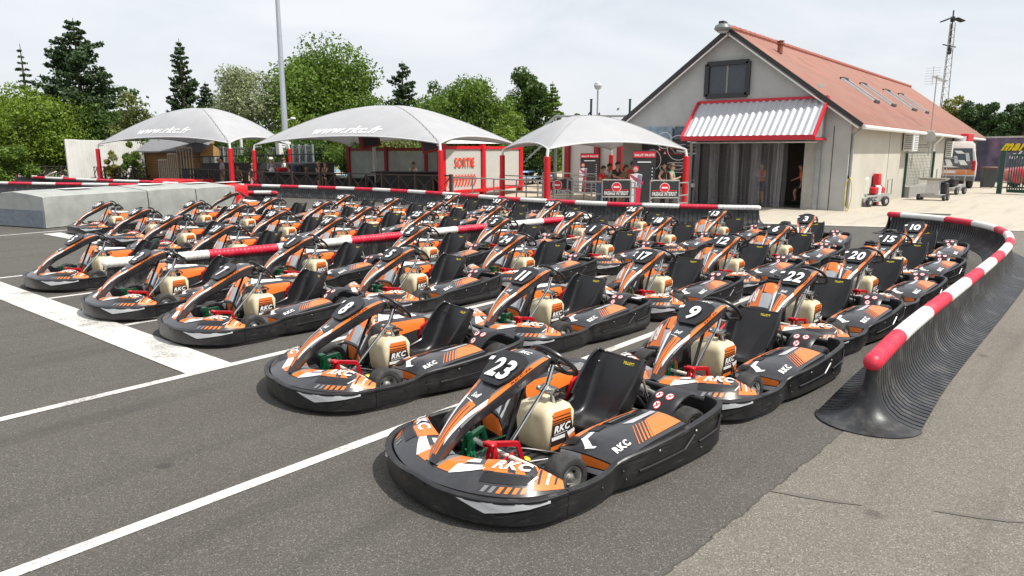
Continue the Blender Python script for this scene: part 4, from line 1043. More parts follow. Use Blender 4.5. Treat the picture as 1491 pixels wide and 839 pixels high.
for sg, nm in ((-1, 'roof'), (1, 'roof')):
    mb = BB(); y0 = YR-.42 if sg < 0 else YL+.42; n = 210; rings = []
    sl_ = (ZR-ZE)/(YM-YR); z0 = ZE-.42*sl_
    for i in range(n+1):
        x = XG-.25+(XE-XG+.6)*i/n; dz = .018 if i % 2 else -.018
        rings.append([(x, y0, z0+.09+dz), (x, YM, ZR+.10+dz), (x, YM, ZR+.02), (x, y0, z0+.0)])
    mb.loft(rings, ROOFM)
    rf = mb.build('roof', bld, smooth=80)
    mb = BB(); mb.bar((XG-.27, y0, z0+.06), (XG-.27, YM-sg*.0, ZR+.06), .05, .15, DARKT); mb.bar((XG-.262, y0-sg*.12, z0-.03), (XG-.262, YM-sg*.12, ZR-.03), .03, .05, WHITEW); mb.build('verge_board', rf)
    if sg < 0:
        mb = BB()
        for i in range(66): mb.tube([(XG-.2+i*.5, YM, ZR+.12), (XG+.3+i*.5, YM, ZR+.13)], [.10, .13], mat('ridge_tile', (.30, .10, .075), .8, var=.2), 8)
        mb.build('ridge_cap', rf)
        for x, w in ((35.6, .9), (39.0, .9), (43.8, 1.2), (47.6, .9)):
            a = .33; b = .62; y1 = y0+(YM-y0)*a; y2 = y0+(YM-y0)*b; za = z0+(ZR-z0)*a+.16; zb = z0+(ZR-z0)*b+.16
            mb = BB()
            for xx in (x, x+w): mb.bar((xx, y1, za), (xx, y2, zb), .07, .10, WHITEW)
            mb.bar((x, y1, za), (x+w, y1, za), .10, .12, DARKT); mb.bar((x, y2, zb), (x+w, y2, zb), .16, .14, DARKT)
            pass
            sk = mb.build('skylight', rf); mb = BB(); mb.bar((x+w/2, y1, za), (x+w/2, y2, zb), w-.1, .04, GLASSD); mb.build('pane', sk)
        mb = BB(); xq, yq = 30.0, 10.6; zq = zl(yq)+.1
        mb.lathe([(.11, 0), (.11, .34), (.16, .36), (.16, .40), (.09, .43), (.16, .49), (.001, .53)], mat('vent_red', (.26, .09, .06), .8), (xq, yq, zq), 'z', 12); mb.build('vent_pipe', rf)
mb = BB(); z0 = ZE-.42*(ZR-ZE)/(YM-YR); mb.tube([(XG-.2, YR-.46, z0), (XE, YR-.46, z0-.08)], .075, WHITEW, 8); mb.tube([(XG+.15, YR-.40, z0), (XG+.15, YR-.06, z0-.25), (XG+.15, YR-.05, .1)], .05, GREYM, 8)
mb.tube([(43.3, YR-.46, z0-.05), (43.3, YR-.06, z0-.5), (43.3, YR-.06, .3)], .07, WHITEW, 8); mb.build('gutter', bld)
# gable window
w0, w1 = onX(1031, 94, XG-.02), onX(1088, 138, XG-.02)
mb = BB(); yA, yB, zA, zB = w1.y, w0.y, w1.z, w0.z
for a, b in (((yA, zA), (yB, zA)), ((yA, zB), (yB, zB)), ((yA, zA), (yA, zB)), ((yB, zA), (yB, zB))): mb.bar((XG-.03, *a), (XG-.03, *b), .17, .17, DARKT, up=(1, 0, 0))
mb.bar((XG-.02, (yA+yB)/2+.0, zA), (XG-.02, (yA+yB)/2, zB), .07, .06, mat('sash_grey', (.22, .22, .21), .5), up=(1, 0, 0))
wn = mb.build('window', bld); mb = BB(); mb.box((XG-.01, (yA+yB)/2, (zA+zB)/2), (.03, yB-yA, zB-zA), GLASSD); mb.build('pane', wn)
# strip curtain and door frame
mb = BB()
mb.box((XG-.05, DY0-.05, DZ/2), (.16, .16, DZ), GREYM); mb.box((XG-.05, DY0+.25, DZ/2), (.05, .42, DZ), mat('door_leaf', (.36, .35, .32), .6)); mb.box((XG-.05, DY1+.05, DZ/2), (.16, .12, DZ), GREYM); mb.box((XG-.05, (DY0+DY1)/2, DZ+.03), (.16, DY1-DY0+.2, .14), GREYM)
mb.tube([(XG-.12, DY0, DZ-.1), (XG-.12, DY1, DZ-.1)], .03, WHITEW, 8)
mb.build('door_frame', bld)
STRIPS = [mat('plastic_strip_%s' % w_, (c_, c_, c_*1.06), .2, var=.2, scale=3, alpha=a_) for w_, c_, a_ in (('pale', .34, .42), ('mid', .22, .30), ('dark', .14, .28))]
rnd = random.Random(5)
for i in range(22):
    y = DY1-.12-i*.165
    mb = BB()
    def strip(u, v, y=y, i=i): return (XG-.15+.03*math.sin(v*PI*2+i)+.05*(i % 2), y-.215*v+.015*math.sin(u*5+i), .04+(DZ-.16)*u)
    mb.grid(strip, 6, 6, STRIPS[(i*7 % 5) % 3]); s_ = mb.build('curtain_strip', bld, smooth=180)
# awning
mb = BB(); a0, a1 = onX(1037, 160, XG), onX(1203, 146, XG); f0, f1 = onX(1000, 206, XG-1.35), onX(1176, 202.5, XG-1.35)
ya, yb, zt, zb = 7.85, 12.75, 3.95, 2.60
n = 80
def awn(i, w):
    y = yb+(ya-yb)*i/n; k = (0, 0, .06, .06)[i % 4]
    return (XG-.02-1.35*w, y, zt+(zb-zt)*w+k)
mb.loft([[awn(i, 0), awn(i, .5), awn(i, 1), (awn(i, 1)[0], awn(i, 1)[1], zb-.02), (XG-.02, awn(i, 0)[1], zt-.03)] for i in range(n+1)], mat('awning_sheet', (.50, .51, .53), .45, metal=.25, var=.08, scale=1.5), closed=True)
aw = mb.build('awning_sheet', bld, smooth=0)
mb = BB()
mb.bar((XG-1.40, ya-.03, zb), (XG-1.40, yb+.03, zb), .07, .17, REDT); mb.bar((XG-.03, ya, zt+.07), (XG-.03, yb, zt+.07), .05, .1, REDT)
for y in (ya-.03, yb+.03): mb.bar((XG-1.40, y, zb+.0), (XG-.02, y, zt+.04), .07, .15, REDT); mb.bar((XG-1.36, y, zb-.06), (XG, y, zb-.06), .06, .08, REDT)
mb.build('awning_trim', aw)
mb = BB()
for y in (ya, yb): mb = BB(); mb.prism([(XG-1.33, y, zb), (XG-.02, y, zb), (XG-.02, y, zt)], (0, .02, 0), GREYM); mb.build('awning_cheek', aw)
pass
mb = BB(); mb.tube([(XG-.08, 8.1, 4.42), (XG-.2, 8.1, 4.40)], [.05, .09], WHITEW, 10); mb.build('wall_camera', bld)
# floodlight at the ridge
fl = empty('floodlight', 'big grey oval floodlight fixed at the top of the workshop gable', 'lamp', (XG-.55, YM+.1, ZR+.05))
mb = MB(); mb.lathe([(.001, -.16), (.18, -.14), (.30, -.05), (.32, 0), (.28, .10), (.16, .17), (.001, .18)], mat('lamp_shell', (.22, .24, .23), .4, metal=.4), (0, 0, .02), 'z', 20); mb.build('lamp_shell', fl)
mb = MB(); mb.box((.0, .0, .22), (.35, .22, .10), DARKT, bev=.02); mb.bar((0, 0, .2), (.35, 0, .05), .05, .05, DARKT); mb.build('bracket', fl)
mb = MB(); mb.lathe([(.001, -.175), (.12, -.172), (.22, -.12)], mat('lamp_lens', (.5, .52, .5), .15), (0, 0, .02), 'z', 20); mb.build('lens', fl)
# wall things on the side wall
def aircon(label, x, z, w, hgt, d=.38):
    o = empty('air_conditioner', label, 'air conditioner', (x, YR-.05, z), 0, 'air conditioners on the workshop wall')
    mb = MB(); mb.box((0, -d/2, hgt/2), (w, d, hgt), WHITEW, bev=.03); mb.box((-w/2+.03, -d, -.05), (.05, d*1.6, .05), GREYM); mb.box((w/2-.1, -d, -.05), (.05, d*1.6, .05), GREYM); mb.build('casing', o)
    mb = MB()
    for i in range(9): mb.box((0, -d-.006, .1+i*(hgt-.2)/8), (w*.8, .012, .03), mat('grille_grey', (.25, .25, .24), .6))
    mb.build('front_grille', o)
    mb = MB()
    for i in range(7): mb.box((-w/2-.006, -d*.5, .12+i*(hgt-.24)/6), (.012, d*.7, .05), mat('grille_grey', (.25, .25, .24), .6))
    mb.build('side_grille', o)
aircon('large cream air conditioner box on the workshop side wall', 36.4, 2.1, 1.05, .80, .42)
aircon('smaller cream air conditioner box further along the workshop wall beyond the dish', 47.5, 1.75, .9, .9, .35)
dish = empty('satellite_dish', 'small round satellite dish on the workshop wall near the antenna mast', 'dish', (38.6, YR-.06, 2.5))
mb = MB(lambda p: (p[0], p[1], p[2])); mb.lathe([(.001, -.42), (.12, -.435), (.22, -.47), (.27, -.51), (.26, -.52), (.12, -.455), (.001, -.45)], mat('dish_grey', (.5, .48, .45), .5), (.35, -.55, .3), 'x', 22); mb.build('reflector', dish)
mb = MB(); mb.tube([(-.05, 0, -.1), (-.05, -.5, -.1), (-.05, -.55, .3)], .03, GREYM, 8); mb.tube([(-.1, -.55, .0), (-.5, -.55, .22)], .015, GREYM, 6); mb.build('arm', dish)
ant = empty('antenna_mast', 'thin television antenna mast rising above the eave of the workshop', 'antenna', (39.4, YR-.5, 0))
mb = MB(); mb.tube([(0, 0, 1.9), (0, 0, 5.6)], .025, STEEL, 6); mb.tube([(0, .45, 2.3), (0, 0, 2.3)], .02, STEEL, 6); mb.tube([(0, .45, 2.9), (0, 0, 2.9)], .02, STEEL, 6); mb.build('mast', ant)
mb = MB(); mb.tube([(-.2, .1, 5.55), (.9, -.25, 5.35)], .025, STEEL, 6)
for i in range(8): t = i/7; mb.tube([(-.1+.9*t-.05, .07-.3*t-.17, 5.53-.16*t), (-.1+.9*t+.05, .07-.3*t+.17, 5.53-.16*t)], .008, STEEL, 4)
for i in range(7): mb.tube([(-.35, .15-.35, 5.2+i*.12), (-.25, .15+.3, 5.2+i*.12)], .006, STEEL, 4)
mb.tube([(-.3, .12, 5.15), (-.3, .12, 6.0)], .01, STEEL, 4); mb.build('aerial', ant)
# hose
hs = gr(1227, 301.5); hs = Vector((27.25, YR-.06, 0))
o = empty('garden_hose', 'yellow garden hose hanging in a loop at the corner of the workshop', 'hose', tuple(hs))
mb = MB(); pts = []
for i in range(30):
    a = 2*PI*i/29-PI/2*1.0; pts.append((.0+.03*math.cos(a*3)-.0, -.05-.22*(math.sin(a)*.0+math.cos(a)*.5)-.02, .62+.60*math.sin(a)))
mb.tube(pts, .016, mat('hose_yellow', (.62, .50, .10), .6), 8); mb.build('hose', o)
mb = MB(); mb.box((.0, -.03, 1.22), (.06, .06, .10), BLACK2); mb.build('tap', o)
# red extinguisher box
o = empty('extinguisher_cabinet', 'red extinguisher cabinet against the workshop wall behind the tank trolley', 'cabinet', (onY(1277, 262, YR-.15).x, YR-.15, 0)); mb = MB(); mb.box((0, 0, .62), (.40, .22, 1.25), REDT, bev=.02); mb.build('cabinet_body', o); mb = MB(); mb.box((-.0, -.115, .8), (.25, .01, .3), mat('cabinet_door', (.4, .01, .02), .3)); mb.build('cabinet_door', o)
# red door sign box at the far end
o = empty('door_canopy', 'red canopy box with white sign over the far door of the workshop', 'canopy', (50.5, YR-.3, 1.9)); mb = MB(); mb.box((0, -.1, .75), (2.2, .8, .9), REDT, bev=.02); mb.build('canopy_box', o); mb = MB(); mb.box((-1.115, -.1, .85), (.02, .6, .4), WHITEW); mb.build('white_sign', o); mb = MB(); mb.box((.0, .2, -.6), (1.4, .1, 1.6), mat('dark_red_door', (.22, .02, .03), .5)); mb.build('door', o)
# mural of the track on the gable
pa, pb = Vector((XG-.03, 15.2, 0)), Vector((XG-.03, 12.98, 0))
o = empty('track_map_board', 'black wall board with white track maps on the gable beside the doorway', 'sign board', (XG-.03, 14.1, 0))
MX = lambda p: (p[0]-XG+.03, p[1]-14.1, p[2])
mb = MB(MX); mb.box((XG-.03, 14.1, 1.85), (.03, 2.3, 2.35), mat('board_black', (.035, .035, .037), .5, var=.2, scale=3)); mb.build('panel', o)
mb = MB(MX); mb.box((XG-.055, 14.55, 2.82), (.02, 1.4, .55), mat('photo_sky', (.22, .30, .36), .5, var=.35, scale=4)); mb.box((XG-.055, 13.4, 2.85), (.02, .7, .5), mat('photo_dark', (.07, .12, .16), .5, var=.5, scale=6)); mb.build('photo_strip', o)
mb = MB(MX)
def mloop(cy, cz, ry, rz, f, r=.018, m=WHITEP, ph=0): mb.tube([(XG-.055, cy+ry*math.cos(t)*(1+f*math.sin(3*t+ph)), cz+rz*math.sin(t)*(1+f*math.cos(2*t))) for t in [2*PI*i/40 for i in range(40)]], r, m, 5, closed=True)
mloop(14.75, 1.75, .42, .42, 0); mloop(13.55, 2.25, .50, .50, 0); mloop(14.2, 2.55, .33, .33, 0); mloop(13.55, 2.2, .30, .26, .4, .014, SILVER); mloop(13.6, 2.1, .36, .16, .3, .010, REDP, 1); mloop(14.75, 1.7, .27, .2, .45, .012, GREYP)
mloop(13.6, 1.45, .62, .26, .25, .016, WHITEP, 2); mloop(13.6, 1.45, .48, .18, .3, .014, GREYP, 2); mloop(13.6, 1.45, .30, .10, .2, .03, SILVER)
mb.build('track_drawing', o)
mb = MB(MX)
for y, z in ((14.15, 2.05), (13.25, 1.62), (14.4, 2.2)): mb.prism([(XG-.05, y-.09, z-.07), (XG-.05, y+.09, z-.07), (XG-.05, y, z+.10)], (-.01, 0, 0), REDP); mb.prism([(XG-.063, y-.05, z-.05), (XG-.063, y+.05, z-.05), (XG-.063, y, z+.05)], (-.004, 0, 0), WHITEP)
mb.build('warning_triangle', o)
o = empty('yellow_notice', 'small bright yellow notice sheet on the black board beside the doorway', 'notice', (XG-.07, 13.07, 1.6)); mb = MB(); mb.box((0, 0, .0), (.012, .38, .46), YELLOWP); mb.build('sheet', o)
mb = MB(); 
for i in range(5): mb.box((-.008, .0, .15-i*.07), (.004, .25-.04*(i % 2), .018), mat('notice_ink', (.25, .2, .02), .6))
mb.build('print_lines', o, smooth=0)
o = empty('notice_panel', 'tall dark notice panel with coloured strips just left of the door curtain', 'notice', (XG-.05, 12.95, 0)); mb = MB(); mb.box((-.03, .0, 1.6), (.03, .52, 2.1), mat('board_blue_black', (.015, .018, .03), .4)); mb.build('panel', o)
mb = MB()
for i, m in enumerate((WHITEP, mat('strip_brown', (.3, .14, .06), .5), GREYP, SILVER)): mb.box((-.05, .0, 2.5-i*.16), (.01, .40, .06), m)
mb.box((-.05, 0, .75), (.01, .42, .16), WHITEP); mb.box((-.05, 0, .95), (.01, .42, .08), GREYP); mb.build('coloured_strip', o)
# ------------------------------------------------------------------ canopies
CANV = mat('canvas_grey', (.42, .425, .44), .6, var=.06, scale=1, trans=.12, bump=1.0, bscale=.9, dirt=(.33, .33, .33, .4), dirtscale=.7)
POSTR = mat('post_red', (.60, .012, .02), .4, var=.1); POSTW = mat('post_white', (.74, .74, .72), .45)
def canopy(label, corners, zc, rise, edge, postbase, text=None, power=1.5, slant=(0, 0), flat=.45, inward=.07):
    # corners: front-left, front-right, back-right, back-left as ground points
    C = [Vector((c[0], c[1], 0)) for c in corners]; cen = sum(C, Vector())/4
    o = empty('shade_canopy', label, 'canopy', tuple(cen), 0, 'grey stretched canopies on red posts')
    XF = lambda p: (p[0]-cen.x, p[1]-cen.y, p[2])
    def S(a, b):                                 # a along front (-1..1), b depth (-1 front)
        r = max(abs(a), abs(b)); e = (min(abs(a), abs(b))/r) if r > 1e-6 else 0
        pull = 1-inward*(1-e*e)*r
        A, B = a*pull, b*pull
        if abs(a) > abs(b): B = b
        else: A = a
        u, v = (A+1)/2, (B+1)/2
        p = (C[0]*(1-u)+C[1]*u)*(1-v)+(C[3]*(1-u)+C[2]*u)*v
        x = max(0, (r-flat*.35)/(1-flat*.35))
        prof = 1-x**power
        z = zc+edge*(1-e**2.2)*r+rise*prof+.12*(1-r)
        return Vector((p.x, p.y, z))
    mb = MB(XF); n = 36
    mb.grid(lambda u, v: S(u, v), n, n, CANV, -1, 1, -1, 1)
    cn = mb.build('canopy_cloth', o, smooth=28)
    mb = MB(XF); path = [S(-1+2*i/24, -1) for i in range(24)]+[S(1, -1+2*i/24) for i in range(24)]+[S(1-2*i/24, 1) for i in range(24)]+[S(-1, 1-2*i/24) for i in range(24)]
    mb.tube([p-Vector((0, 0, .01)) for p in path], .03, mat('hem_white', (.6, .6, .6), .5), 6, closed=True); mb.build('hem', cn)
    mb = MB(XF)
    for sa, sb in ((1, 1), (1, -1), (-1, 1), (-1, -1)): mb.tube([S(sa*t, sb*t)+Vector((0, 0, .006)) for t in [i/16 for i in range(17)]], .014, mat('seam_grey', (.30, .30, .31), .6), 5)
    mb.build('seam', cn)
    if text:
        mb = MB(XF)
        (oa, ob_), (ea, eb), (fa, fb) = text[1:]
        V, F, Wd = text_mesh(text[0], .22, .035)
        mb.add([S(oa+ea*x/Wd+fa*y, ob_+eb*x/Wd+fb*y)+Vector((-.008, -.008, .014)) for x, y in V], F, WHITEP); mb.build('lettering', cn, smooth=0)
    for i, c in enumerate(C):
        if postbase[i] is None: continue
        q = (cen-c).normalized(); base = c-q*.05
        mb = MB(XF); mb.lathe([(.115, 0), (.115, zc-.28), (.10, zc-.26)], POSTR, base, 'z', 14); pp = mb.build('post', o)
        mb = MB(XF); mb.tube([base+Vector((0, 0, zc-.28)), c+Vector((0, 0, zc-.02))], .055, POSTW, 8); mb.bar(base+Vector((0, 0, zc-.12)), base+q*.4+Vector((0, 0, zc-.06)), .04, .05, POSTW); mb.build('post_head', pp)
    return o, S
def gxy(u, D):                        # ground point on a sight column; the terrace lies beyond the long barrier
    p = at(u, 290, D*(1.13 if u < 1010 and D < 44 else 1)); return (p.x, p.y)
c1, _ = canopy('grey stretched canopy with white lettering, far left of the three', [gxy(151, 38), gxy(340, 31.5), gxy(424, 38), gxy(292, 47)], 2.50, 1.85, .36, (1, 1, 1, 1), ('www.rkc.fr', (-.42, -.93), (.80, .0), (.035, .12)))
c2, _ = canopy('largest grey canopy with white lettering, in the middle over the terrace', [gxy(376, 32), gxy(642, 25.5), gxy(753, 33), gxy(512, 40.5)], 2.42, 1.75, .36, (1, 1, 1, 1), ('www.rkc.fr', (-.36, -.95), (.74, .0), (.035, .115)))
c3, _ = canopy('plain grey canopy in front of the workshop, rightmost of the three', [gxy(733, 28), gxy(797, 22.6), gxy(995, 24.2), gxy(888, 31)], 2.20, 1.18, .26, (1, 1, 1, 1), None)
# ------------------------------------------------------------------ exit enclosure
PANELC = mat('panel_translucent', (.56, .57, .52), .35, var=.06, alpha=.93)
ORP = mat('sign_orange_red', (.72, .06, .02), .4)
def pole(mb, p, r, h_, m): mb.box((p[0], p[1], h_/2), (r*2, r*2, h_), m)
A1, A2, A3, A4 = Vector((*gxy(645, 27.5), 0)), Vector((*gxy(703, 29.5), 0)), Vector((*gxy(757, 33), 0)), Vector((*gxy(760, 36), 0))
o = empty('exit_enclosure', 'red framed enclosure of pale panels marked with the exit lettering', 'enclosure', tuple(A2))
XF = lambda p: (p[0]-A2.x, p[1]-A2.y, p[2])
for P in (A1, A2, A3): mb = MB(XF); pole(mb, P, .11, 2.42, REDM if 0 else POSTR); mb.build('post', o)
def panel(A, B, z0=.42, z1=2.2, nm='panel'):
    d = (B-A).normalized(); n = Vector((-d.y, d.x, 0)); mb = MB(XF); a, b = A+d*.14, B-d*.14
    mb.prism([a+Vector((0, 0, z0)), b+Vector((0, 0, z0)), b+Vector((0, 0, z1)), a+Vector((0, 0, z1))], n*.03, PANELC); pn = mb.build(nm, o)
    mb = MB(XF); mb.bar(A+Vector((0, 0, z1+.07)), B+Vector((0, 0, z1+.07)), .12, .13, POSTR); mb.bar(A+Vector((0, 0, z0-.07)), B+Vector((0, 0, z0-.07)), .5, .12, POSTR); mb.build('rail', pn)
    return pn, a, b, d, n
pn, a, b, d, n = panel(A1, A2)
mb = MB(XF); nn = n if n.dot(Vector((-1, -1, 0))) > 0 else -n
L_ = (b-a).length
mb.text('SORTIE', a+d*L_*.25+Vector((0, 0, 1.42)), d*L_*.55, (0, 0, .42), ORP, off=nn*.045, bold=.03)
mb.build('exit_lettering', pn, smooth=0); mb = MB(XF)
for i in range(10):
    q = a+d*L_*(.0+i*.085); z = Vector((0, 0, 1)); o_ = nn*.045
    mb.add([q+o_+z*.60, q+d*.10+o_+z*.60, q+d*.24+o_+z*.88, q+d*.14+o_+z*.88], [(0, 1, 2, 3)], ORP)
    mb.add([q+d*.14+o_+z*.88, q+d*.24+o_+z*.88, q+d*.08+o_+z*1.10, q+d*.0+o_+z*1.10], [(0, 1, 2, 3)], ORP)
mb.build('exit_arrows', pn, smooth=0)
panel(A2, A3)
# back windbreak panels behind the terrace bar
B0 = [Vector((*gxy(u, D), 0)) for u, D in ((511, 37.5), (565, 36), (623, 34.5), (642, 33))]
o = empty('windbreak', 'row of clear panels in dark red frames behind the terrace bar', 'windbreak', tuple(B0[1])); XF = lambda p: (p[0]-B0[1].x, p[1]-B0[1].y, p[2])
CLEAR = mat('panel_clear', (.5, .54, .56), .2, var=.15, scale=2, alpha=.55); DRED = mat('frame_dark_red', (.30, .015, .02), .45)
for P in B0: mb = MB(XF); pole(mb, P, .11, 2.35, DRED); mb.build('post', o)
for P, Q in zip(B0, B0[1:]):
    mb = MB(XF); d = (Q-P).normalized(); n = Vector((-d.y, d.x, 0)); mb.prism([P+Vector((0, 0, .3)), Q+Vector((0, 0, .3)), Q+Vector((0, 0, 2.1)), P+Vector((0, 0, 2.1))], n*.02, CLEAR); pp = mb.build('panel', o)
    mb = MB(XF); mb.bar(P+Vector((0, 0, 2.2)), Q+Vector((0, 0, 2.2)), .1, .16, DRED); mb.build('rail', pp)
# screens hung under the canopy
for u, v, D, rz, lb in ((538, 204, 33, .5, 'dark red screen box hanging under the middle canopy, left one'), (629, 210, 31.5, -.3, 'red speaker box on a bracket near the exit post')):
    p = at(u, v, D*1.13); o = empty('screen_box', lb, 'screen', tuple(p), YAW+PI+rz); mb = MB(); mb.box((0, 0, 0), (.45, 1.0, .75), DRED if u < 600 else REDT, Matrix.Rotation(R(12), 3, 'X'), bev=.03); mb.build('casing', o); mb = MB(); mb.box((.235, 0, 0), (.02, .8, .55), mat('screen_dark', (.02, .015, .015), .3), Matrix.Rotation(R(12), 3, 'X')); mb.bar((0, 0, .3), (-.1, .0, .9), .05, .05, STEEL); mb.build('screen', o)
# ------------------------------------------------------------------ cross-braced fence of the terrace
IRON = mat('iron_brown', (.075, .055, .045), .6, metal=.3, var=.2)
def xfence(label, us, h_=1.1, D=None, group='brown cross-braced fences'):
    P = [Vector((*gxy(u, d_), 0)) for u, d_ in us]; c = P[len(P)//2]
    o = empty('cross_fence', label, 'fence', tuple(c), 0, group); XF = lambda p: (p[0]-c.x, p[1]-c.y, p[2])
    for p in P: mb = MB(XF); mb.box(p+Vector((0, 0, h_/2+.03)), (.11, .11, h_+.06), IRON); mb.build('post', o)
    for p, q in zip(P, P[1:]):
        mb = MB(XF); z = lambda k: Vector((0, 0, k)); m_ = (p+q)/2
        mb.bar(p+z(h_), q+z(h_), .07, .06, IRON); mb.bar(p+z(.15), q+z(.15), .05, .05, IRON); mb.bar(m_+z(.15), m_+z(h_), .05, .05, IRON)
        for s_, t_ in ((p, m_), (m_, q)): mb.bar(s_+z(.15), t_+z(h_-.03), .035, .035, IRON); mb.bar(s_+z(h_-.03), t_+z(.15), .035, .04, IRON)
        mb.build('fence_panel', o)
xfence('brown cross-braced terrace fence below the middle canopy', [(340, 33), (385, 31.5), (428, 30.6), (468, 30), (511, 29.2), (558, 28.4), (606, 27.6), (657, 26.8)])
xfence('brown cross-braced fence below the far left canopy', [(236, 38), (274, 37), (308, 35.5), (338, 34)])
xfence('brown cross-braced fence in front of the white container', [(48, 43), (72, 42.5), (95, 42), (119, 41.5)])
xfence('brown cross-braced fence in front of the two bushes', [(136, 41), (157, 40.5), (178, 40), (198, 39.5), (217, 39)])
# ------------------------------------------------------------------ terrace bar tables, people
DARKW = mat('dark_rattan', (.03, .028, .028), .6, var=.2, bump=.3, bscale=50)
def bar_table(label, u, D, w, h_=1.05, d_=.7, rz=0):
    p = gxy(u, D); o = empty('bar_table', label, 'table', (p[0], p[1], 0), YAW-PI/2+rz, 'dark terrace tables'); mb = MB(); mb.box((0, 0, h_), (w, d_, .06), DARKW, bev=.02); mb.build('tabletop', o); mb = MB(); mb.box((0, .1, h_/2), (w*.92, d_*.6, h_-.06), DARKW); mb.build('base', o)
bar_table('long dark bar counter below the windbreak panels', 602, 30.5, 4.0, 1.12, .8, -.2)
bar_table('dark high table beside the bar counter with a red crate behind', 512, 31, 1.6, .8, .8)
bar_table('dark table the visitors stand round, left of the middle canopy', 418, 33, 2.4, 1.0, .8, -.2)
bar_table('dark table with bottles, beside the tanned sitting woman', 450, 32.2, 2.6, .95, .8, -.2)
def chair(label, u, D, rz):
    p = gxy(u, D); o = empty('terrace_chair', label, 'chair', (p[0], p[1], 0), rz, 'dark terrace armchairs'); mb = MB(); mb.box((0, 0, .42), (.55, .55, .10), DARKW, bev=.03); mb.build('seat', o); mb = MB(); mb.box((-.27, 0, .70), (.07, .58, .55), DARKW, bev=.03); mb.build('backrest', o)
    for s_ in (-1, 1): mb = MB(); mb.box((0, s_*.29, .33), (.52, .06, .66), DARKW, bev=.02); mb.build('armrest', o)
chair('dark armchair at the left end of the bar counter', 527, 29.6, YAW+2); chair('dark armchair between table and bar counter', 548, 29.8, YAW-2); chair('dark armchair at the right end of the bar counter', 645, 28.6, YAW+2.5); chair('dark armchair near the exit post', 628, 28.4, YAW+1)
def pp(label, u, D, face, **k):
    p = gxy(u, D); z = k.pop('z', 0.0); return person(label, (p[0], p[1], z), CAMDIR+face, **k)
VG = None
pp('man in grey t-shirt and khaki trousers standing beside the red post', 327, 35, -.9, h=1.8, top='grey', low='khaki', skin=SKIN2)
pp('person in white cap standing behind the man in khaki trousers', 323, 37.5, -.4, h=1.72, top='white', low='denim', cap=CL['white'])
pp('woman in dark vest sitting on the low wall', 349, 35.5, .2, h=1.66, pose='stand', top='olive', low='black', skin=SKIN2, sleeve=False, female=True, z=-.25)
pp('woman in black top with long fair hair behind the red post', 371, 34, .3, h=1.68, pose='stand', top='black', low='pink', sleeve=False, long=True, hair=HAIRL, female=True, z=-.2)
pp('man in white cap and grey shirt looking at a white bag', 398, 33.8, .8, h=1.78, pose='phone', top='grey', low='charcoal', cap=CL['white'])
pp('man in white shirt turned away from the table', 416, 35.2, 2.2, h=1.76, top='white', low='khaki', hair=HAIRB)
pp('woman with sunglasses on her head leaning at the dark table', 427, 34.5, -1.2, h=1.62, pose='lean', top='pink', low='khaki', hair=HAIRB, long=True, female=True, z=-.15)
pp('woman with fair hair sitting behind the table with backpacks', 448, 34, .4, h=1.62, pose='lean', top='charcoal', low='black', hair=HAIRL, long=True, female=True, z=-.3)
pp('tanned woman in black top sitting at the table edge', 466, 31.2, .9, h=1.7, pose='sitchin', top='black', low='black', skin=SKIN2, sleeve=False, shorts=True, female=True, hair=HAIRL, z=.35)
pp('dark haired woman in black holding a phone to her face', 476, 31.8, -.6, h=1.7, pose='sitphone', top='black', low='black', sleeve=False, long=True, female=True, hair=HAIRB, shorts=True, z=.35)
pp('boy in white t-shirt resting his chin behind the bar counter', 603, 31.6, .2, h=1.6, pose='chin', top='white', low='denim', hair=HAIRB)
pp('man in red and blue shirt leaning on the queue rail, leftmost', 872, 24.8, .9, h=1.62, pose='lean', top='red', low='denim', skin=SKIN2)
pp('young man in white t-shirt leaning on the queue rail', 881, 25.6, .8, h=1.70, pose='lean', top='white', low='denim', skin=SKIN2)
pp('man in black t-shirt leaning in the middle of the queue', 893, 25.0, .7, h=1.78, pose='lean', top='black', low='black', skin=SKIN2)
pp('woman with brown hair in the queue between two men', 905, 25.8, .8, h=1.64, pose='lean', top='khaki', low='khaki', hair=HAIRB, long=True, female=True, shorts=True)
pp('man in red polo shirt at the right of the queue', 914, 25.0, .9, h=1.80, pose='lean', top='red', low='navy', skin=SKIN2)
pp('woman with dark hair and sunglasses in a charcoal vest', 965, 24.6, .9, h=1.74, pose='hip', top='charcoal', low='black', glasses=True, sleeve=False, female=True)
pp('woman in green vest and sunglasses holding a phone', 977, 23.8, 1.1, h=1.68, pose='phone', top='green', low='black', glasses=True, sleeve=False, hair=HAIRB, female=True)
person('mechanic in orange shirt and dark shorts working in the open doorway', (XG+.75, 8.72, 0), PI*.55, 1.72, pose='step', top='orange', low='black', skin=SKIN2, shorts=True, group='workshop mechanics')
person('mechanic in orange shirt seen dimly behind the plastic curtain', (XG+.7, 10.3, 0), PI*.8, 1.72, pose='fold', top='orange', low='navy', shorts=True, group='workshop mechanics')
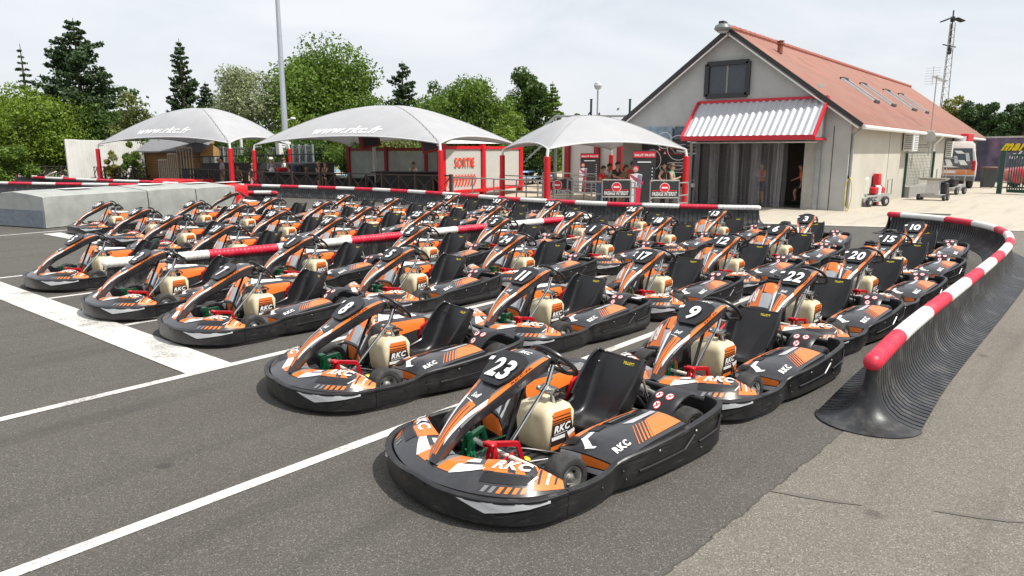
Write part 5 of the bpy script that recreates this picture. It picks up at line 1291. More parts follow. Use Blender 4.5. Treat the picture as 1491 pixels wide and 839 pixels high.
# things on tables
def small(name, label, cat, p, build, group=None):
    o = empty(name, label, cat, tuple(p), 0, group); mb = MB(); build(mb); mb.build('body', o); return o
p = at(396, 250, 37.5)
small('carrier_bag', 'white carrier bag held by the man in the grey shirt', 'bag', p, lambda mb: mb.loft([[(.16*s_*math.cos(t), .09*s_*math.sin(t), z) for t in [2*PI*i/14 for i in range(14)]] for z, s_ in ((-.22, .7), (-.2, 1), (0, 1.1), (.15, .8), (.22, .3))], WHITEW))
p = gxy(413, 33); small('red_bag', 'red sports bag lying on the dark table', 'bag', (p[0], p[1], 1.03), lambda mb: mb.box((0, 0, .13), (.6, .3, .24), CL['red'], bev=.08))
for i, (u, dx) in enumerate(((433, 0), (440, 0))):
    p = gxy(u, 32.4); small('backpack', ('black backpack on the table, left one', 'black backpack on the table, right one')[i], 'backpack', (p[0], p[1], .98), lambda mb: mb.box((0, 0, .22), (.32, .26, .44), CL['black' if i else 'navy'], bev=.09))
for i in range(3):
    p = gxy(433+i*4.5, 31.0); small('bottle', 'white bottle standing on the terrace floor by the fence', 'bottle', (p[0], p[1], 0), lambda mb: mb.lathe([(.05, 0), (.055, .02), (.055, .24), (.02, .32), (.02, .38), (.001, .38)], WHITEW, (0, 0, 0), 'z', 10), 'white bottles on the terrace floor')
# ------------------------------------------------------------------ queue railings and signs
def railing(label, pts, h_=1.05, rails=(.35, .62, 1.05), m=STEEL, r=.024, group='steel queue railings'):
    P = [Vector((*gxy(u, d_), 0)) for u, d_ in pts]; c = P[0]; o = empty('queue_railing', label, 'railing', tuple(c), 0, group); XF = lambda p: (p[0]-c.x, p[1]-c.y, p[2])
    for i, p in enumerate(P): mb = MB(XF); mb.tube([p, p+Vector((0, 0, h_))], r*1.15, m, 8); mb.build('post', o)
    for p, q in zip(P, P[1:]):
        for z in rails: mb = MB(XF); mb.tube([p+Vector((0, 0, z)), q+Vector((0, 0, z))], r, m, 8); mb.build('rail', o)
railing('steel queue railing running from the fence to the exit frame', [(660, 26.3), (688, 25.6), (719, 25.0)], rails=(.30, 1.05))
railing('nearest steel queue railing beside the left canopy post', [(719, 24.8), (752, 24.2), (790, 23.6)])
railing('second steel queue railing behind the first canopy posts', [(728, 28.5), (766, 27.5), (806, 26.6)])
railing('steel queue railing in front of the no entry board', [(783, 23.0), (792, 23.0), (806, 22.9)])
railing('steel queue railing running up to the waiting visitors', [(826, 24.5), (834, 23.3), (861, 22.8), (876, 22.6)])
railing('steel queue railing behind the leaning visitors', [(830, 29), (850, 27.5), (885, 26.3), (925, 25.6)])
railing('farthest steel queue railing below the white booth', [(790, 32), (830, 31), (868, 30)])
railing('steel queue railing post pair next to the mannequin board', [(918, 22.2), (924, 22.2)])
railing('steel queue railing at the right canopy post', [(988, 21.9), (1001, 22.1)])
def noentry(label, u, D, w=.92, hh=.50, z0=.60, text=True):
    p = gxy(u, D); o = empty('no_entry_board', label, 'sign', (p[0], p[1], 0), YAW-PI/2, 'black no entry boards')
    mb = MB(); mb.box((0, 0, z0+hh/2), (w, .03, hh), mat('board_charcoal', (.03, .03, .033), .5)); mb.build('board', o)
    mb = MB(); z = z0+hh*.60; r_ = hh*.30
    mb.lathe([(.001, -.026), (r_*1.12, -.026), (r_*1.12, -.016)], WHITEP, (0, 0, z), 'y', 24); mb.lathe([(.001, -.032), (r_, -.032), (r_, -.022)], REDP, (0, 0, z), 'y', 24); mb.box((0, -.036, z), (r_*1.35, .006, r_*.36), WHITEP); mb.build('no_entry_disc', o, smooth=0)
    mb = MB(); mb.text('PASSAGE INTERDIT', (-w*.46, -.02, z0+.03), (w*.92, 0, 0), (0, 0, .13), WHITEP, bold=.03, shear=.15); mb.box((0, -.018, z0+.20), (w*.9, .004, .03), REDP); mb.build('lettering', o, smooth=0)
    mb = MB()
    for s_ in (-1, 1): mb.tube([(s_*w*.53, 0, 0), (s_*w*.53, 0, z0+hh+.04)], .025, STEEL, 8)
    mb.tube([(-w*.53, 0, z0+hh+.04), (w*.53, 0, z0+hh+.04)], .025, STEEL, 8); mb.tube([(-w*.53, 0, z0-.04), (w*.53, 0, z0-.04)], .025, STEEL, 8); mb.build('tube_frame', o)
noentry('black no entry board in front of the leaning visitors', 897, 22.0); noentry('black no entry board in front of the two women with sunglasses', 967, 21.6); noentry('smaller black no entry board beside the left canopy post', 811, 25.2, 1.1, .58, .45)
# height gauge totems with printed racing driver
def totem(label, u, D, w, hh):
    p = gxy(u, D); o = empty('height_gauge', label, 'sign', (p[0], p[1], 0), YAW-PI/2, 'driver height gauge boards')
    mb = MB(); mb.box((.05, 0, hh/2), (w, .06, hh), mat('board_charcoal', (.03, .03, .033), .5)); mb.build('board', o)
    mb = MB(); mb.box((.05, -.035, hh*.93), (w, .02, hh*.10), REDT); mb.text('SALUT PILOTE', (.05-w*.44, -.05, hh*.905), (w*.88, 0, 0), (0, 0, hh*.038), WHITEP, bold=.03); mb.box((.05, -.036, hh*.81), (w*.6, .010, hh*.018), WHITEP); mb.build('lettering', o, smooth=0); mb = MB(); mb.box((.05+w*.37, -.033, hh*.38), (.07, .008, hh*.74), BLACK2)
    for i in range(13): mb.box((.05+w*.36, -.035, hh*(.05+.055*i)), (.03, .012, .05), WHITEP)
    mb.build('scale_strip', o, smooth=0)
    mb = MB(); s_ = hh*.76; x0 = -w*.30; y = -.06
    SW_ = mat('suit_white', (.70, .68, .70), .6); SR = mat('suit_red', (.65, .02, .07), .6); SP_ = mat('suit_violet', (.30, .25, .42), .6)
    P = lambda q: [(x0+a*s_, y, b*s_) for a, b in q]
    for q, m in (([(-.12, .0), (-.05, .0), (0, .50), (-.13, .50)], SW_), ([(.02, .0), (.09, .0), (.12, .50), (0, .50)], SR), ([(-.13, .50), (.12, .50), (.14, .80), (.02, .83), (-.12, .80)], SW_), ([(.02, .55), (.12, .52), (.14, .78), (.04, .80)], SP_), ([(-.14, .78), (-.10, .80), (.17, .64), (.15, .58), (-.02, .66)], SR), ([(-.13, .50), (.12, .50), (.12, .53), (-.13, .53)], SR)):
        mb.prism(P(q), (0, -.012, 0), m)
    mb.lathe([(.001, -.02), (s_*.040, -.014), (s_*.058, .0)], SKIN, (x0-.01*s_, y, .90*s_), 'y', 14); mb.lathe([(.001, -.014), (s_*.062, -.006), (s_*.066, .0)], SR, (x0-.005*s_, y+.005, .92*s_), 'y', 14)
    mb.build('printed_driver', o, smooth=0)
totem('tall black height gauge with printed driver in red and white suit, near the women', 934, 22.6, .80, 2.15); totem('smaller black height gauge with printed driver on the white booth', 856, 33.0, .95, 2.0)
# white ticket booth with red columns
p0, p1 = Vector((*gxy(818, 36), 0)), Vector((*gxy(905, 33), 0)); d = (p1-p0).normalized(); n = Vector((-d.y, d.x, 0))
if n.dot(Vector((1, 1, 0))) < 0: n = -n
c = (p0+p1)/2; o = empty('ticket_booth', 'low white booth with red columns behind the right canopy', 'booth', tuple(c)); XF = lambda p: (p[0]-c.x, p[1]-c.y, p[2])
mb = MB(XF); mb.prism([p0, p1, p1+Vector((0, 0, 2.9)), p0+Vector((0, 0, 2.9))], n*2.5, mat('booth_white', (.55, .54, .51), .7, var=.06)); mb.build('wall', o)
for t in (.12, .62, .98): mb = MB(XF); q = p0.lerp(p1, t)-n*.1; mb.box(q+Vector((0, 0, 1.45)), (.28, .28, 2.9), DRED); mb.build('column', o)
mb = MB(XF); mb.prism([p0-n*.3+Vector((0, 0, 2.9)), p1-n*.3+Vector((0, 0, 2.9)), p1-n*.3+Vector((0, 0, 3.05)), p0-n*.3+Vector((0, 0, 3.05))], n*3, WHITEW); mb.build('roof', o)
# footbridge with rails behind the booth
q0, q1 = Vector((*gxy(808, 46), 0)), Vector((*gxy(985, 40), 0)); d = (q1-q0).normalized(); n = Vector((-d.y, d.x, 0)); c = q0
o = empty('raised_walkway', 'raised metal walkway with handrails and stairs behind the booth', 'walkway', tuple(c)); XF = lambda p: (p[0]-c.x, p[1]-c.y, p[2]); Z = lambda z: Vector((0, 0, z))
zt = 3.15
mb = MB(XF); mb.bar(q0+Z(zt), q1+Z(zt), 1.4, .18, GREYM); mb.build('deck', o)
for k_ in range(6): mb = MB(XF); q = q0.lerp(q1, k_/5); mb.box(q+Z(zt/2), (.16, .16, zt), GREYM); mb.build('leg', o)
for s_ in (-1, 1):
    mb = MB(XF)
    for z in (.55, 1.1): mb.tube([q0+n*.65*s_+Z(zt+z), q1+n*.65*s_+Z(zt+z)], .04, GREYM, 6)
    for k_ in range(10): q = q0.lerp(q1, k_/9)+n*.65*s_; mb.tube([q+Z(zt), q+Z(zt+1.1)], .035, GREYM, 6)
    e = q0-d*3.6; mb.tube([q0+n*.65*s_+Z(zt+1.1), e+n*.65*s_+Z(1.1)], .04, GREYM, 6); mb.tube([q0+n*.65*s_+Z(zt), e+n*.65*s_], .06, GREYM, 6)
    mb.build('handrail', o)
mb = MB(XF)
for k_ in range(14): mb.box((q0-d*3.6*(k_+.5)/14)+Z(zt*(1-(k_+.5)/14)), (.35, 1.2, .04), GREYM, Matrix.Rotation(math.atan2(d.y, d.x), 3, 'Z'))
mb.build('stair_tread', o)
for u, m in ((882, REDT), (903, REDT)):
    mb = MB(XF); q = Vector((*gxy(u, 42.5), 0)); mb.box(q+Z(zt+.35), (.9, .1, .4), m, Matrix.Rotation(math.atan2(d.y, d.x), 3, 'Z')); mb.build('red_plate', o)
for u, D, h_, lb in ((867, 47, 6.2, 'globe lamp post standing beyond the raised walkway'),):
    p = gxy(u, D); o = empty('globe_lamp', lb, 'lamp post', (p[0], p[1], 0)); mb = MB(); mb.tube([(0, 0, 0), (0, 0, h_-.3)], .05, GREYM, 8); mb.build('pole', o); mb = MB(); mb.lathe([(.001, -.28), (.18, -.2), (.26, 0), (.2, .18), (.001, .26)], mat('globe_glass', (.5, .52, .55), .2), (0, 0, h_), 'z', 14); mb.build('globe', o)
for u in (858, 913): p = gxy(u, 45); o = empty('green_post', 'dark green post standing on the walkway, '+('left' if u < 900 else 'right')+' one', 'post', (p[0], p[1], 3.2)); mb = MB(); mb.box((0, 0, 1.0), (.1, .1, 2.0), mat('dark_green', (.012, .05, .035), .5)); mb.box((0, 0, 2.02), (.14, .14, .04), mat('dark_green', (.012, .05, .035), .5)); mb.build('shaft', o)
# blue bleachers
for (u0, u1, D, lb) in ((757, 800, 44, 'stack of pale blue benches seen between the red posts'), (478, 512, 45, 'stack of pale blue benches left of the windbreak')):
    p0, p1 = Vector((*gxy(u0, D), 0)), Vector((*gxy(u1, D-1.5), 0)); d = (p1-p0).normalized(); n = Vector((-d.y, d.x, 0)); c = p0; o = empty('bleacher', lb, 'bench stand', tuple(c), 0, 'pale blue bench stands'); XF = lambda p: (p[0]-c.x, p[1]-c.y, p[2])
    for k_ in range(5): mb = MB(XF); mb.bar(p0+n*.5*k_+Z(.5+.32*k_), p1+n*.5*k_+Z(.5+.32*k_), .40, .10, mat('bench_blue', (.30, .50, .70), .5, var=.2)); mb.build('bench', o)
    mb = MB(XF)
    for k_ in range(5):
        for t in (.1, .5, .9): q = p0.lerp(p1, t)+n*.5*k_; mb.bar(q, q+Z(.5+.32*k_), .06, .06, GREYM)
        mb.bar(p0.lerp(p1, .1)+n*.5*k_+Z(.25), p0.lerp(p1, .9)+n*.5*k_+Z(.25), .05, .05, GREYM)
    mb.bar(p0.lerp(p1, .1)+Z(.25), p0.lerp(p1, .1)+n*2+Z(.25), .05, .05, GREYM); mb.bar(p0.lerp(p1, .9)+Z(.25), p0.lerp(p1, .9)+n*2+Z(.25), .05, .05, GREYM); mb.bar(p0.lerp(p1, .5)+Z(.25), p0.lerp(p1, .5)+n*2+Z(.25), .05, .05, GREYM)
    mb.build('bench_frame', o)
# white parasol behind the exit enclosure
p = gxy(693, 40); o = empty('parasol', 'white parasol top showing above the exit enclosure', 'parasol', (p[0], p[1], 0)); mb = MB(); mb.lathe([(2.0, 2.55), (1.9, 2.62), (1.0, 2.92), (.25, 3.12), (.001, 3.15)], WHITEW, (0, 0, 0), 'z', 8); mb.build('cloth', o); mb = MB(); mb.tube([(0, 0, 0), (0, 0, 3.1)], .03, STEEL, 8); mb.build('pole', o)
# ------------------------------------------------------------------ left background: container, chalet, dark stage, metal fence
CONTW = mat('container_white', (.66, .66, .63), .5, var=.07, scale=1, dirt=(.40, .36, .30, .5), dirtscale=1)
def frame2(u0, D0, u1, D1):
    p, q = Vector((*gxy(u0, D0), 0)), Vector((*gxy(u1, D1), 0)); d = (q-p).normalized(); n = Vector((-d.y, d.x, 0))
    if n.dot(Vector((math.cos(YAW), math.sin(YAW), 0))) < 0: n = -n
    return p, q, d, n
p, q, d, n = frame2(107, 45, 134, 43.2); q2 = Vector((*gxy(215, 52), 0)); L_ = 8.5
d2 = (q2-q).normalized()
o = empty('shipping_container', 'white shipping container with its double doors facing the track', 'container', tuple(q)); XF = lambda p_: (p_[0]-q.x, p_[1]-q.y, p_[2]); Hc = 2.75
mb = MB(XF); rings = []; N_ = 120
for i in range(N_+1):
    w_ = .03 if (i//2) % 2 else -.01; b_ = q+d2*(L_*i/N_)-Vector((-d2.y, d2.x, 0))*0; nn = Vector((d2.y, -d2.x, 0)); b1 = b_+nn*w_; b0 = p+d2*(L_*i/N_)-nn*w_
    rings.append([b1+Z(.12), b1+Z(Hc), b0+Z(Hc), b0+Z(.12)])
mb.loft(rings, CONTW); mb.build('corrugated_body', o, smooth=0)
mb = MB(XF)
for b_ in (p, q): mb.bar(b_-d2*.05, b_-d2*.05+Z(Hc+.05), .16, .16, CONTW)
mb.bar(p-d2*.05+Z(Hc), q-d2*.05+Z(Hc), .14, .16, CONTW); mb.bar(p-d2*.05+Z(.1), q-d2*.05+Z(.1), .14, .18, CONTW); mb.bar(q+Z(Hc), q+d2*L_+Z(Hc), .12, .14, CONTW); mb.build('frame', o)
for t0 in (0, .5):
    mb = MB(XF); a_ = p.lerp(q, t0+.03)-d2*.06; b_ = p.lerp(q, t0+.47)-d2*.06; mb.prism([a_+Z(.2), b_+Z(.2), b_+Z(Hc-.1), a_+Z(Hc-.1)], d2*.05, CONTW); dr = mb.build('door', o)
    mb = MB(XF)
    for t in (.12, .24, .36): r_ = p.lerp(q, t0+t)-d2*.10; mb.tube([r_+Z(.2), r_+Z(Hc-.1)], .022, mat('lock_rod', (.22, .22, .22), .5, metal=.5), 6); mb.box(r_+Z(1.2), (.16, .16, .06), GREYM)
    mb.bar(a_-d2*.04+Z(1.2), b_-d2*.04+Z(1.2), .04, .05, GREYM)
    mb.build('lock_rod', dr)
# chalet
WOOD = mat('chalet_wood', (.34, .18, .065), .6, var=.2, scale=3, dirt=(.20, .10, .04, .5), dirtscale=2); SHING = mat('shingle_grey', (.17, .17, .18), .8, var=.2, scale=6)
a_, b_, d, n = frame2(216, 46, 297, 40.5); c_ = b_; o = empty('garden_chalet', 'small wooden chalet with a grey shingle roof behind the stage', 'chalet', tuple(b_)); XF = lambda p_: (p_[0]-b_.x, p_[1]-b_.y, p_[2])
Lg = (b_-a_).length; wd = 3.4; e1 = b_+n*0; f_ = -n
g_ = Vector((d.x*.3-n.x*-.95, d.y*.3-n.y*-.95, 0))
mb = MB(XF); mb.prism([a_, b_, b_+Z(2.15), a_+Z(2.15)], n*.08, WOOD); mb.prism([b_, b_+n*wd, b_+n*wd+Z(2.15), b_+n*wd*.5+Z(2.75), b_+Z(2.15)], -d*.08, WOOD); mb.prism([a_+n*wd, b_+n*wd, b_+n*wd+Z(2.15), a_+n*wd+Z(2.15)], -n*.08, WOOD); mb.prism([a_, a_+n*wd, a_+n*wd+Z(2.15), a_+n*wd*.5+Z(2.75), a_+Z(2.15)], d*.08, WOOD)
for i in range(14):
    z = .15+i*.145; mb.bar(a_-n*.008+Z(z), b_-n*.008+Z(z), .02, .012, mat('wood_gap', (.14, .07, .025), .8))
mb.build('log_wall', o)
for s_ in (0, 1):
    ev = a_-n*.4 if s_ == 0 else a_+n*(wd+.4); rg = a_+n*wd*.5
    mb = MB(XF); ex = d*.35; mb.prism([ev-ex+Z(2.02), rg-ex+Z(2.85), rg-ex+Z(2.93), ev-ex+Z(2.10)], d*(Lg+.7), SHING); rf = mb.build('roof', o)
    mb = MB(XF); mb.bar(ev+d*(Lg+.36)+Z(2.03), rg+d*(Lg+.36)+Z(2.86), .05, .14, WOOD); mb.build('barge_board', rf)
q = a_+n*0; p2_, q2_, dd_, nn_ = frame2(297, 40.4, 330, 41)
mb = MB(XF); mb.prism([p2_-nn_*.05+Z(0), q2_-nn_*.05+Z(0), q2_-nn_*.05+Z(2.0), p2_.lerp(q2_, .5)-nn_*.05+Z(2.6), p2_-nn_*.05+Z(2.0)], nn_*.1, mat('chalet_front', (.50, .29, .11), .6, var=.2, scale=3)); mb.build('front_gable', o)
mb = MB(XF)
for t in (.25, .6): m_ = p2_.lerp(q2_, t)-nn_*.08; mb.box(m_+Z(1.35), (.5, .12, .8), mat('chalet_window', (.40, .42, .42), .25))
mb.build('window', o)
# stepped pale stair rail and the dark stage
o = None
for i, (u0, u1, D, z0, z1) in enumerate(((236, 249, 37.5, .1, 1.6), (250, 263, 37.2, .1, 1.95), (264, 285, 37, .1, 2.3))):
    p_, q_, d_, n_ = frame2(u0, D, u1, D-.3); o = empty('stair_guard', ('lowest', 'middle', 'highest')[i]+' of three stepped pale wooden stair guards by the chalet', 'railing', tuple(p_), 0, 'stepped stair guards'); XF = lambda t_: (t_[0]-p_.x, t_[1]-p_.y, t_[2])
    mb = MB(XF); mb.bar(p_+Z(z1), q_+Z(z1), .06, .08, mat('pale_wood', (.42, .36, .27), .7)); mb.bar(p_+Z(z0+.2), q_+Z(z0+.2), .06, .08, mat('pale_wood', (.42, .36, .27), .7)); nb = 5
    for k_ in range(nb+1): t_ = p_.lerp(q_, k_/nb); mb.bar(t_+Z(z0), t_+Z(z1), .055, .05, mat('pale_wood', (.42, .36, .27), .7))
    mb.build('guard', o)
DKB = mat('dark_block', (.045, .046, .052), .7, var=.2, scale=2)
p_, q_, d_, n_ = frame2(268, 36.8, 470, 36.5); o = empty('dark_stage', 'low dark block wall behind the visitors with a black handrail', 'wall', tuple(p_)); XF = lambda t_: (t_[0]-p_.x, t_[1]-p_.y, t_[2])
mb = MB(XF); Lw = (q_-p_).length; mb.prism([p_, q_, q_+Z(1.42), p_+d_*1.2+Z(1.42), p_+d_*1.2+Z(1.1), p_+Z(1.1)], n_*2.5, DKB)
for z in (.35, .7, 1.05): mb.bar(p_-n_*.004+Z(z), q_-n_*.004+Z(z), .02, .02, mat('block_joint', (.02, .02, .023), .8))
mb.build('block_wall', o)
mb = MB(XF); mb.tube([p_+n_*.2+Z(1.75), q_+n_*.2+Z(1.95)], .03, BLACK2, 6)
for k_ in range(8): t_ = p_.lerp(q_, k_/7)+n_*.2; mb.tube([t_+Z(1.0), t_+Z(1.75+.2*k_/7)], .025, BLACK2, 6)
mb.build('handrail', o)
GALV = mat('galvanised', (.34, .36, .38), .5, metal=.4)
def barfence(label, u0, D0, u1, D1, h_, nb, z=0):
    p_, q_, d_, n_ = frame2(u0, D0, u1, D1); o = empty('bar_fence', label, 'fence', tuple(p_), 0, 'grey metal bar fences'); XF = lambda t_: (t_[0]-p_.x, t_[1]-p_.y, t_[2]+z)
    mb = MB(XF); mb.bar(p_+Z(h_), q_+Z(h_), .05, .05, GALV); mb.bar(p_+Z(.25), q_+Z(.25), .05, .05, GALV)
    for k_ in range(nb+1): t_ = p_.lerp(q_, k_/nb); mb.bar(t_+Z(.1), t_+Z(h_), .025, .025, GALV)
    mb.build('bar_panel', o); 
    for t in (0, .33, .66, 1): mb = MB(XF); t_ = p_.lerp(q_, t); mb.box(t_+Z(h_/2+.05), (.1, .1, h_+.1), GALV); mb.build('post', o)
barfence('long grey metal bar fence behind the dark stage', 283, 41, 428, 40.5, 2.3, 60); barfence('shorter grey metal bar gate right of the light pole', 430, 38, 459, 37.4, 2.4, 14)
# tall light pole with camera and box
p_ = gxy(421, 41.0); o = empty('light_pole', 'tall grey light pole rising out of the picture between two canopies', 'lamp post', (p_[0], p_[1], 0)); mb = MB(); mb.tube([(0, 0, 0), (0, 0, 13.5)], [.22, .11], mat('pole_grey', (.42, .45, .49), .45, metal=.4, var=.06), 14); mb.build('pole', o)
mb = MB(); mb.box((-.25, -.1, 2.25), (.9, .4, .85), WHITEW, bev=.03); mb.build('electrical_box', o); mb = MB(); mb.box((.4, -.35, 4.15), (.35, .12, .12), WHITEW, bev=.03); mb.bar((0, 0, 4.0), (.3, -.25, 4.1), .05, .05, WHITEW); mb.build('camera', o)
# white poles of the canopies' rear
for u, D, lb in ((357, 42, 'white slanted pole behind the far left canopy'), (547, 35.5, 'white pole under the middle canopy in front of the windbreak')): p_ = gxy(u, D); o = empty('white_pole', lb, 'pole', (p_[0], p_[1], 0)); mb = MB(); mb.tube([(0, 0, 0), (.0, 0, 2.9)], .09, WHITEW, 10); mb.box((0, 0, .02), (.3, .3, .04), WHITEW); mb.build('shaft', o)
# low red foam pads
p_, q_, d_, n_ = frame2(225, 33.5, 297, 32.8); o = empty('red_pads', 'long flat red foam pad just behind the grey foam blocks', 'crash barrier', tuple(p_)); XF = lambda t_: (t_[0]-p_.x, t_[1]-p_.y, t_[2]); mb = MB(XF); Lp = (q_-p_).length
mb.loft([[p_+d_*(Lp*t)+n_*y+Z(z) for y, z in ((0, 0), (0, .58+.03*math.sin(t*20)), (.1, .66+.03*math.sin(t*20)), (.8, .66), (.9, .55), (.9, 0))] for t in [i/20 for i in range(21)]], mat('tarp_red', (.62, .015, .02), .45)); mb.build('foam_pad', o)
# red and white race karts parked between the far barriers
RWM = {}
def redset(o):
    for s_ in o.material_slots: pass
for i, u in enumerate((46, 90, 122, 166, 200)):
    p_ = gxy(u, 41.5-.25*i)
    k = proto.copy(); COL.objects.link(k)
    for ch in list(proto.children):
        if ch.name.startswith('number_plate'): continue
        c_ = copy_tree(ch, k)
        if ch.name.split('.')[0] in ('steering_fairing', 'side_pod', 'engine_cover', 'front_fairing'):
            key = ch.name.split('.')[0]
            if key not in RWM:
                me = ch.data.copy()
                for j, m in enumerate(me.materials):
                    if m == ORANGE: me.materials[j] = REDP
                    if m == CHAR: me.materials[j] = WHITEP
                RWM[key] = me
            c_.data = RWM[key]
    k.location = (p_[0], p_[1], .02); k.rotation_euler = (0, 0, R(-40)); k['group'] = 'red and white karts by the far barriers'
    k['label'] = 'red and white kart, %s from the left between the two far barriers' % ORD[i]
# ------------------------------------------------------------------ right side: trolleys, van, car, gate, mural
def wheel_at(mb, c, r, w, ax='y'):
    mb.lathe([(r*.5, -w/2), (r*.9, -w/2), (r, -w*.3), (r, w*.3), (r*.9, w/2), (r*.5, w/2), (r*.5, -w/2)], RUBBER, c, ax, 18); mb.lathe([(.001, -w*.42), (r*.4, -w*.46), (r*.55, -w*.40)], RIMM, c, ax, 14); mb.lathe([(.001, w*.42), (r*.4, w*.46), (r*.55, w*.40)], RIMM, c, ax, 14)
PLATE = mat('plate_grey', (.40, .40, .38), .5, metal=.3, var=.1)
def trolley_body(o, txt, x0=-.8, x1=.8):
    mb = MB(); mb.prism([(x0, -.32, .18), (x1, -.32, .18), (x1, -.32, .5), (x1-.3, -.32, .52), (x0+.5, -.32, .40), (x0, -.32, .34)], (0, .64, 0), PLATE); mb.build('chassis', o)
    mb = MB(); mb.text(txt, (x0+.2, -.33, .22), (.6, 0, 0), (0, 0, .17), BLACK2, off=(0, -.004, 0), bold=.04, shear=.2); mb.build('lettering', o, smooth=0)
    for x in (x0+.25, x1-.35):
        for y in (-.40, .40): mb = MB(); wheel_at(mb, (x, y, .17 if x < 0 else .2), .17 if x < 0 else .2, .12); mb.build('wheel', o)
def place(u, v, S_, rz):
    g_ = gr(u, v); return (g_.x, g_.y, .006)
t1 = empty('fuel_trolley', 'grey service trolley with a pale tank and red cans beside the workshop wall', 'trolley', (gr(1265, 300).x, gr(1265, 300).y, .006), R(-22), 'grey service trolleys'); t1.scale = (.96,)*3
trolley_body(t1, 'RKC')
mb = MB(); mb.box((-.48, .05, .80), (.52, .42, .75), mat('tank_pale', (.62, .66, .55), .4, trans=.2), bev=.08); mb.build('tank', t1)
mb = MB(); mb.box((-.48, .05, 1.2), (.14, .14, .07), BLACK2, bev=.02); mb.build('tank_cap', t1)
for x, m in ((.12, REDT), (.52, REDT), (.30, WHITEW)): mb = MB(); mb.box((x, -.08, .62), (.26, .3, .30 if m is REDT else .42), m, bev=.05); mb.box((x, -.08, .80), (.1, .1, .08), BLACK2, bev=.02); mb.build('fuel_can', t1)
for y in (-.25, .25): mb = MB(); mb.tube([(.72, y, .5), (.72, y, 1.05), (1.0, y, 1.08), (1.0, y, .45)], .022, STEEL, 6); mb.build('frame_hoop', t1)
mb = MB(); mb.tube([(-.8, .1, .4), (-1.05, .2, .9)], .03, PLATE, 6); mb.build('handle', t1)
t2 = empty('kart_lift_trolley', 'grey lifting trolley with a flat top standing in the middle of the concrete', 'trolley', (gr(1356, 292).x, gr(1356, 292).y, .006), R(-8), 'grey service trolleys'); t2.scale = (.70,)*3
mb = MB(); mb.prism([(-.05, -.40, .25), (-.05, .40, .25), (-.05, .35, 1.28), (-.05, -.35, 1.28)], (.5, 0, 0), mat('panel_silver', (.55, .56, .58), .4, metal=.3)); mb.build('pillar', t2)
mb = MB(); mb.box((.1, 0, 1.33), (.9, 1.5, .09), mat('top_brown', (.22, .20, .17), .6), bev=.02); mb.box((.1, 0, 1.26), (.8, 1.35, .08), PLATE); mb.build('table_top', t2)
mb = MB(); mb.box((.2, 0, .28), (.7, 1.3, .22), PLATE, bev=.03); mb.build('base', t2)
mb = MB(); mb.box((.5, -.45, .75), (.5, .5, .7), BLACK2, bev=.08); mb.build('motor', t2)
for y in (-.72, .72): 
    for x in (-.1, .5): mb = MB(); wheel_at(mb, (x, y, .19), .19, .16); mb.build('wheel', t2)
for y in (-.62, -.45, -.1, .3, .62): mb = MB(); mb.tube([(.1, y, 1.37), (.1, y, 2.0+.1*math.sin(y*9))], .03, STEEL, 6); mb.build('upright', t2)
t3 = empty('rear_trolley', 'grey service trolley half hidden behind the lifting trolley', 'trolley', (gr(1386, 283).x, gr(1386, 283).y, .006), R(-12), 'grey service trolleys'); t3.scale = (.95,)*3
trolley_body(t3, 'RKC'); mb = MB(); mb.tube([(.72, -.25, .5), (.85, -.25, 1.2), (.85, .25, 1.2), (.72, .25, .5)], .025, STEEL, 6); mb.build('frame_hoop', t3)
mb = MB(); mb.box((-.2, 0, .65), (.7, .5, .35), BLACK2, bev=.05); mb.build('motor', t3)
# van seen from behind
van = empty('parked_van', 'orange and black minibus van with a printed rear window, parked beyond the workshop', 'van', (gr(1379, 275).x, gr(1379, 275).y, .006), R(13)); VS = 1.36; van.scale = (VS,)*3
PAINTO = mat('van_orange', (.66, .20, .045), .3, coat=.6, var=.05); PAINTW = mat('van_white', (.62, .56, .52), .3, coat=.6, var=.06); PRINT = mat('van_print', (.10, .10, .11), .3, var=.6, scale=3, coat=.5)
def vsec(x, wl, wm, wt, zt, zb=.35):
    return [(x, -wl, zb), (x, -wm, .55), (x, -wm, 1.05), (x, -wt-.04, 1.50), (x, -wt, zt-.10), (x, -wt+.12, zt), (x, wt-.12, zt), (x, wt, zt-.10), (x, wt+.04, 1.50), (x, wm, 1.05), (x, wm, .55), (x, wl, zb)]
mb = MB(); mb.loft([vsec(0, .86, .92, .78, 1.86), vsec(.06, .93, .96, .82, 1.93), vsec(.9, .95, .97, .83, 1.95), vsec(3.2, .95, .97, .82, 1.94), vsec(3.75, .94, .96, .76, 1.60), vsec(4.2, .92, .95, .86, 1.20), vsec(4.6, .84, .88, .82, 1.02)], PAINTW); mb.build('body', van, smooth=40)
mb = MB(); mb.prism([(-.02, -.88, .58), (-.02, .88, .58), (-.02, .86, 1.0), (-.02, -.86, 1.0)], (-.012, 0, 0), PAINTO); mb.build('tailgate_panel', van)
mb = MB(); mb.prism([(-.012, -.82, 1.02), (-.012, .82, 1.02), (.02, .72, 1.78), (.02, -.72, 1.78)], (-.015, 0, 0), mat('van_glass', (.05, .07, .085), .06, var=.5, scale=3)); mb.build('rear_window', van)
mb = MB(); mb.prism([(-.03, -.80, .80), (-.03, .80, .80), (-.03, .72, 1.10), (-.03, -.72, 1.10)], (-.008, 0, 0), PRINT)
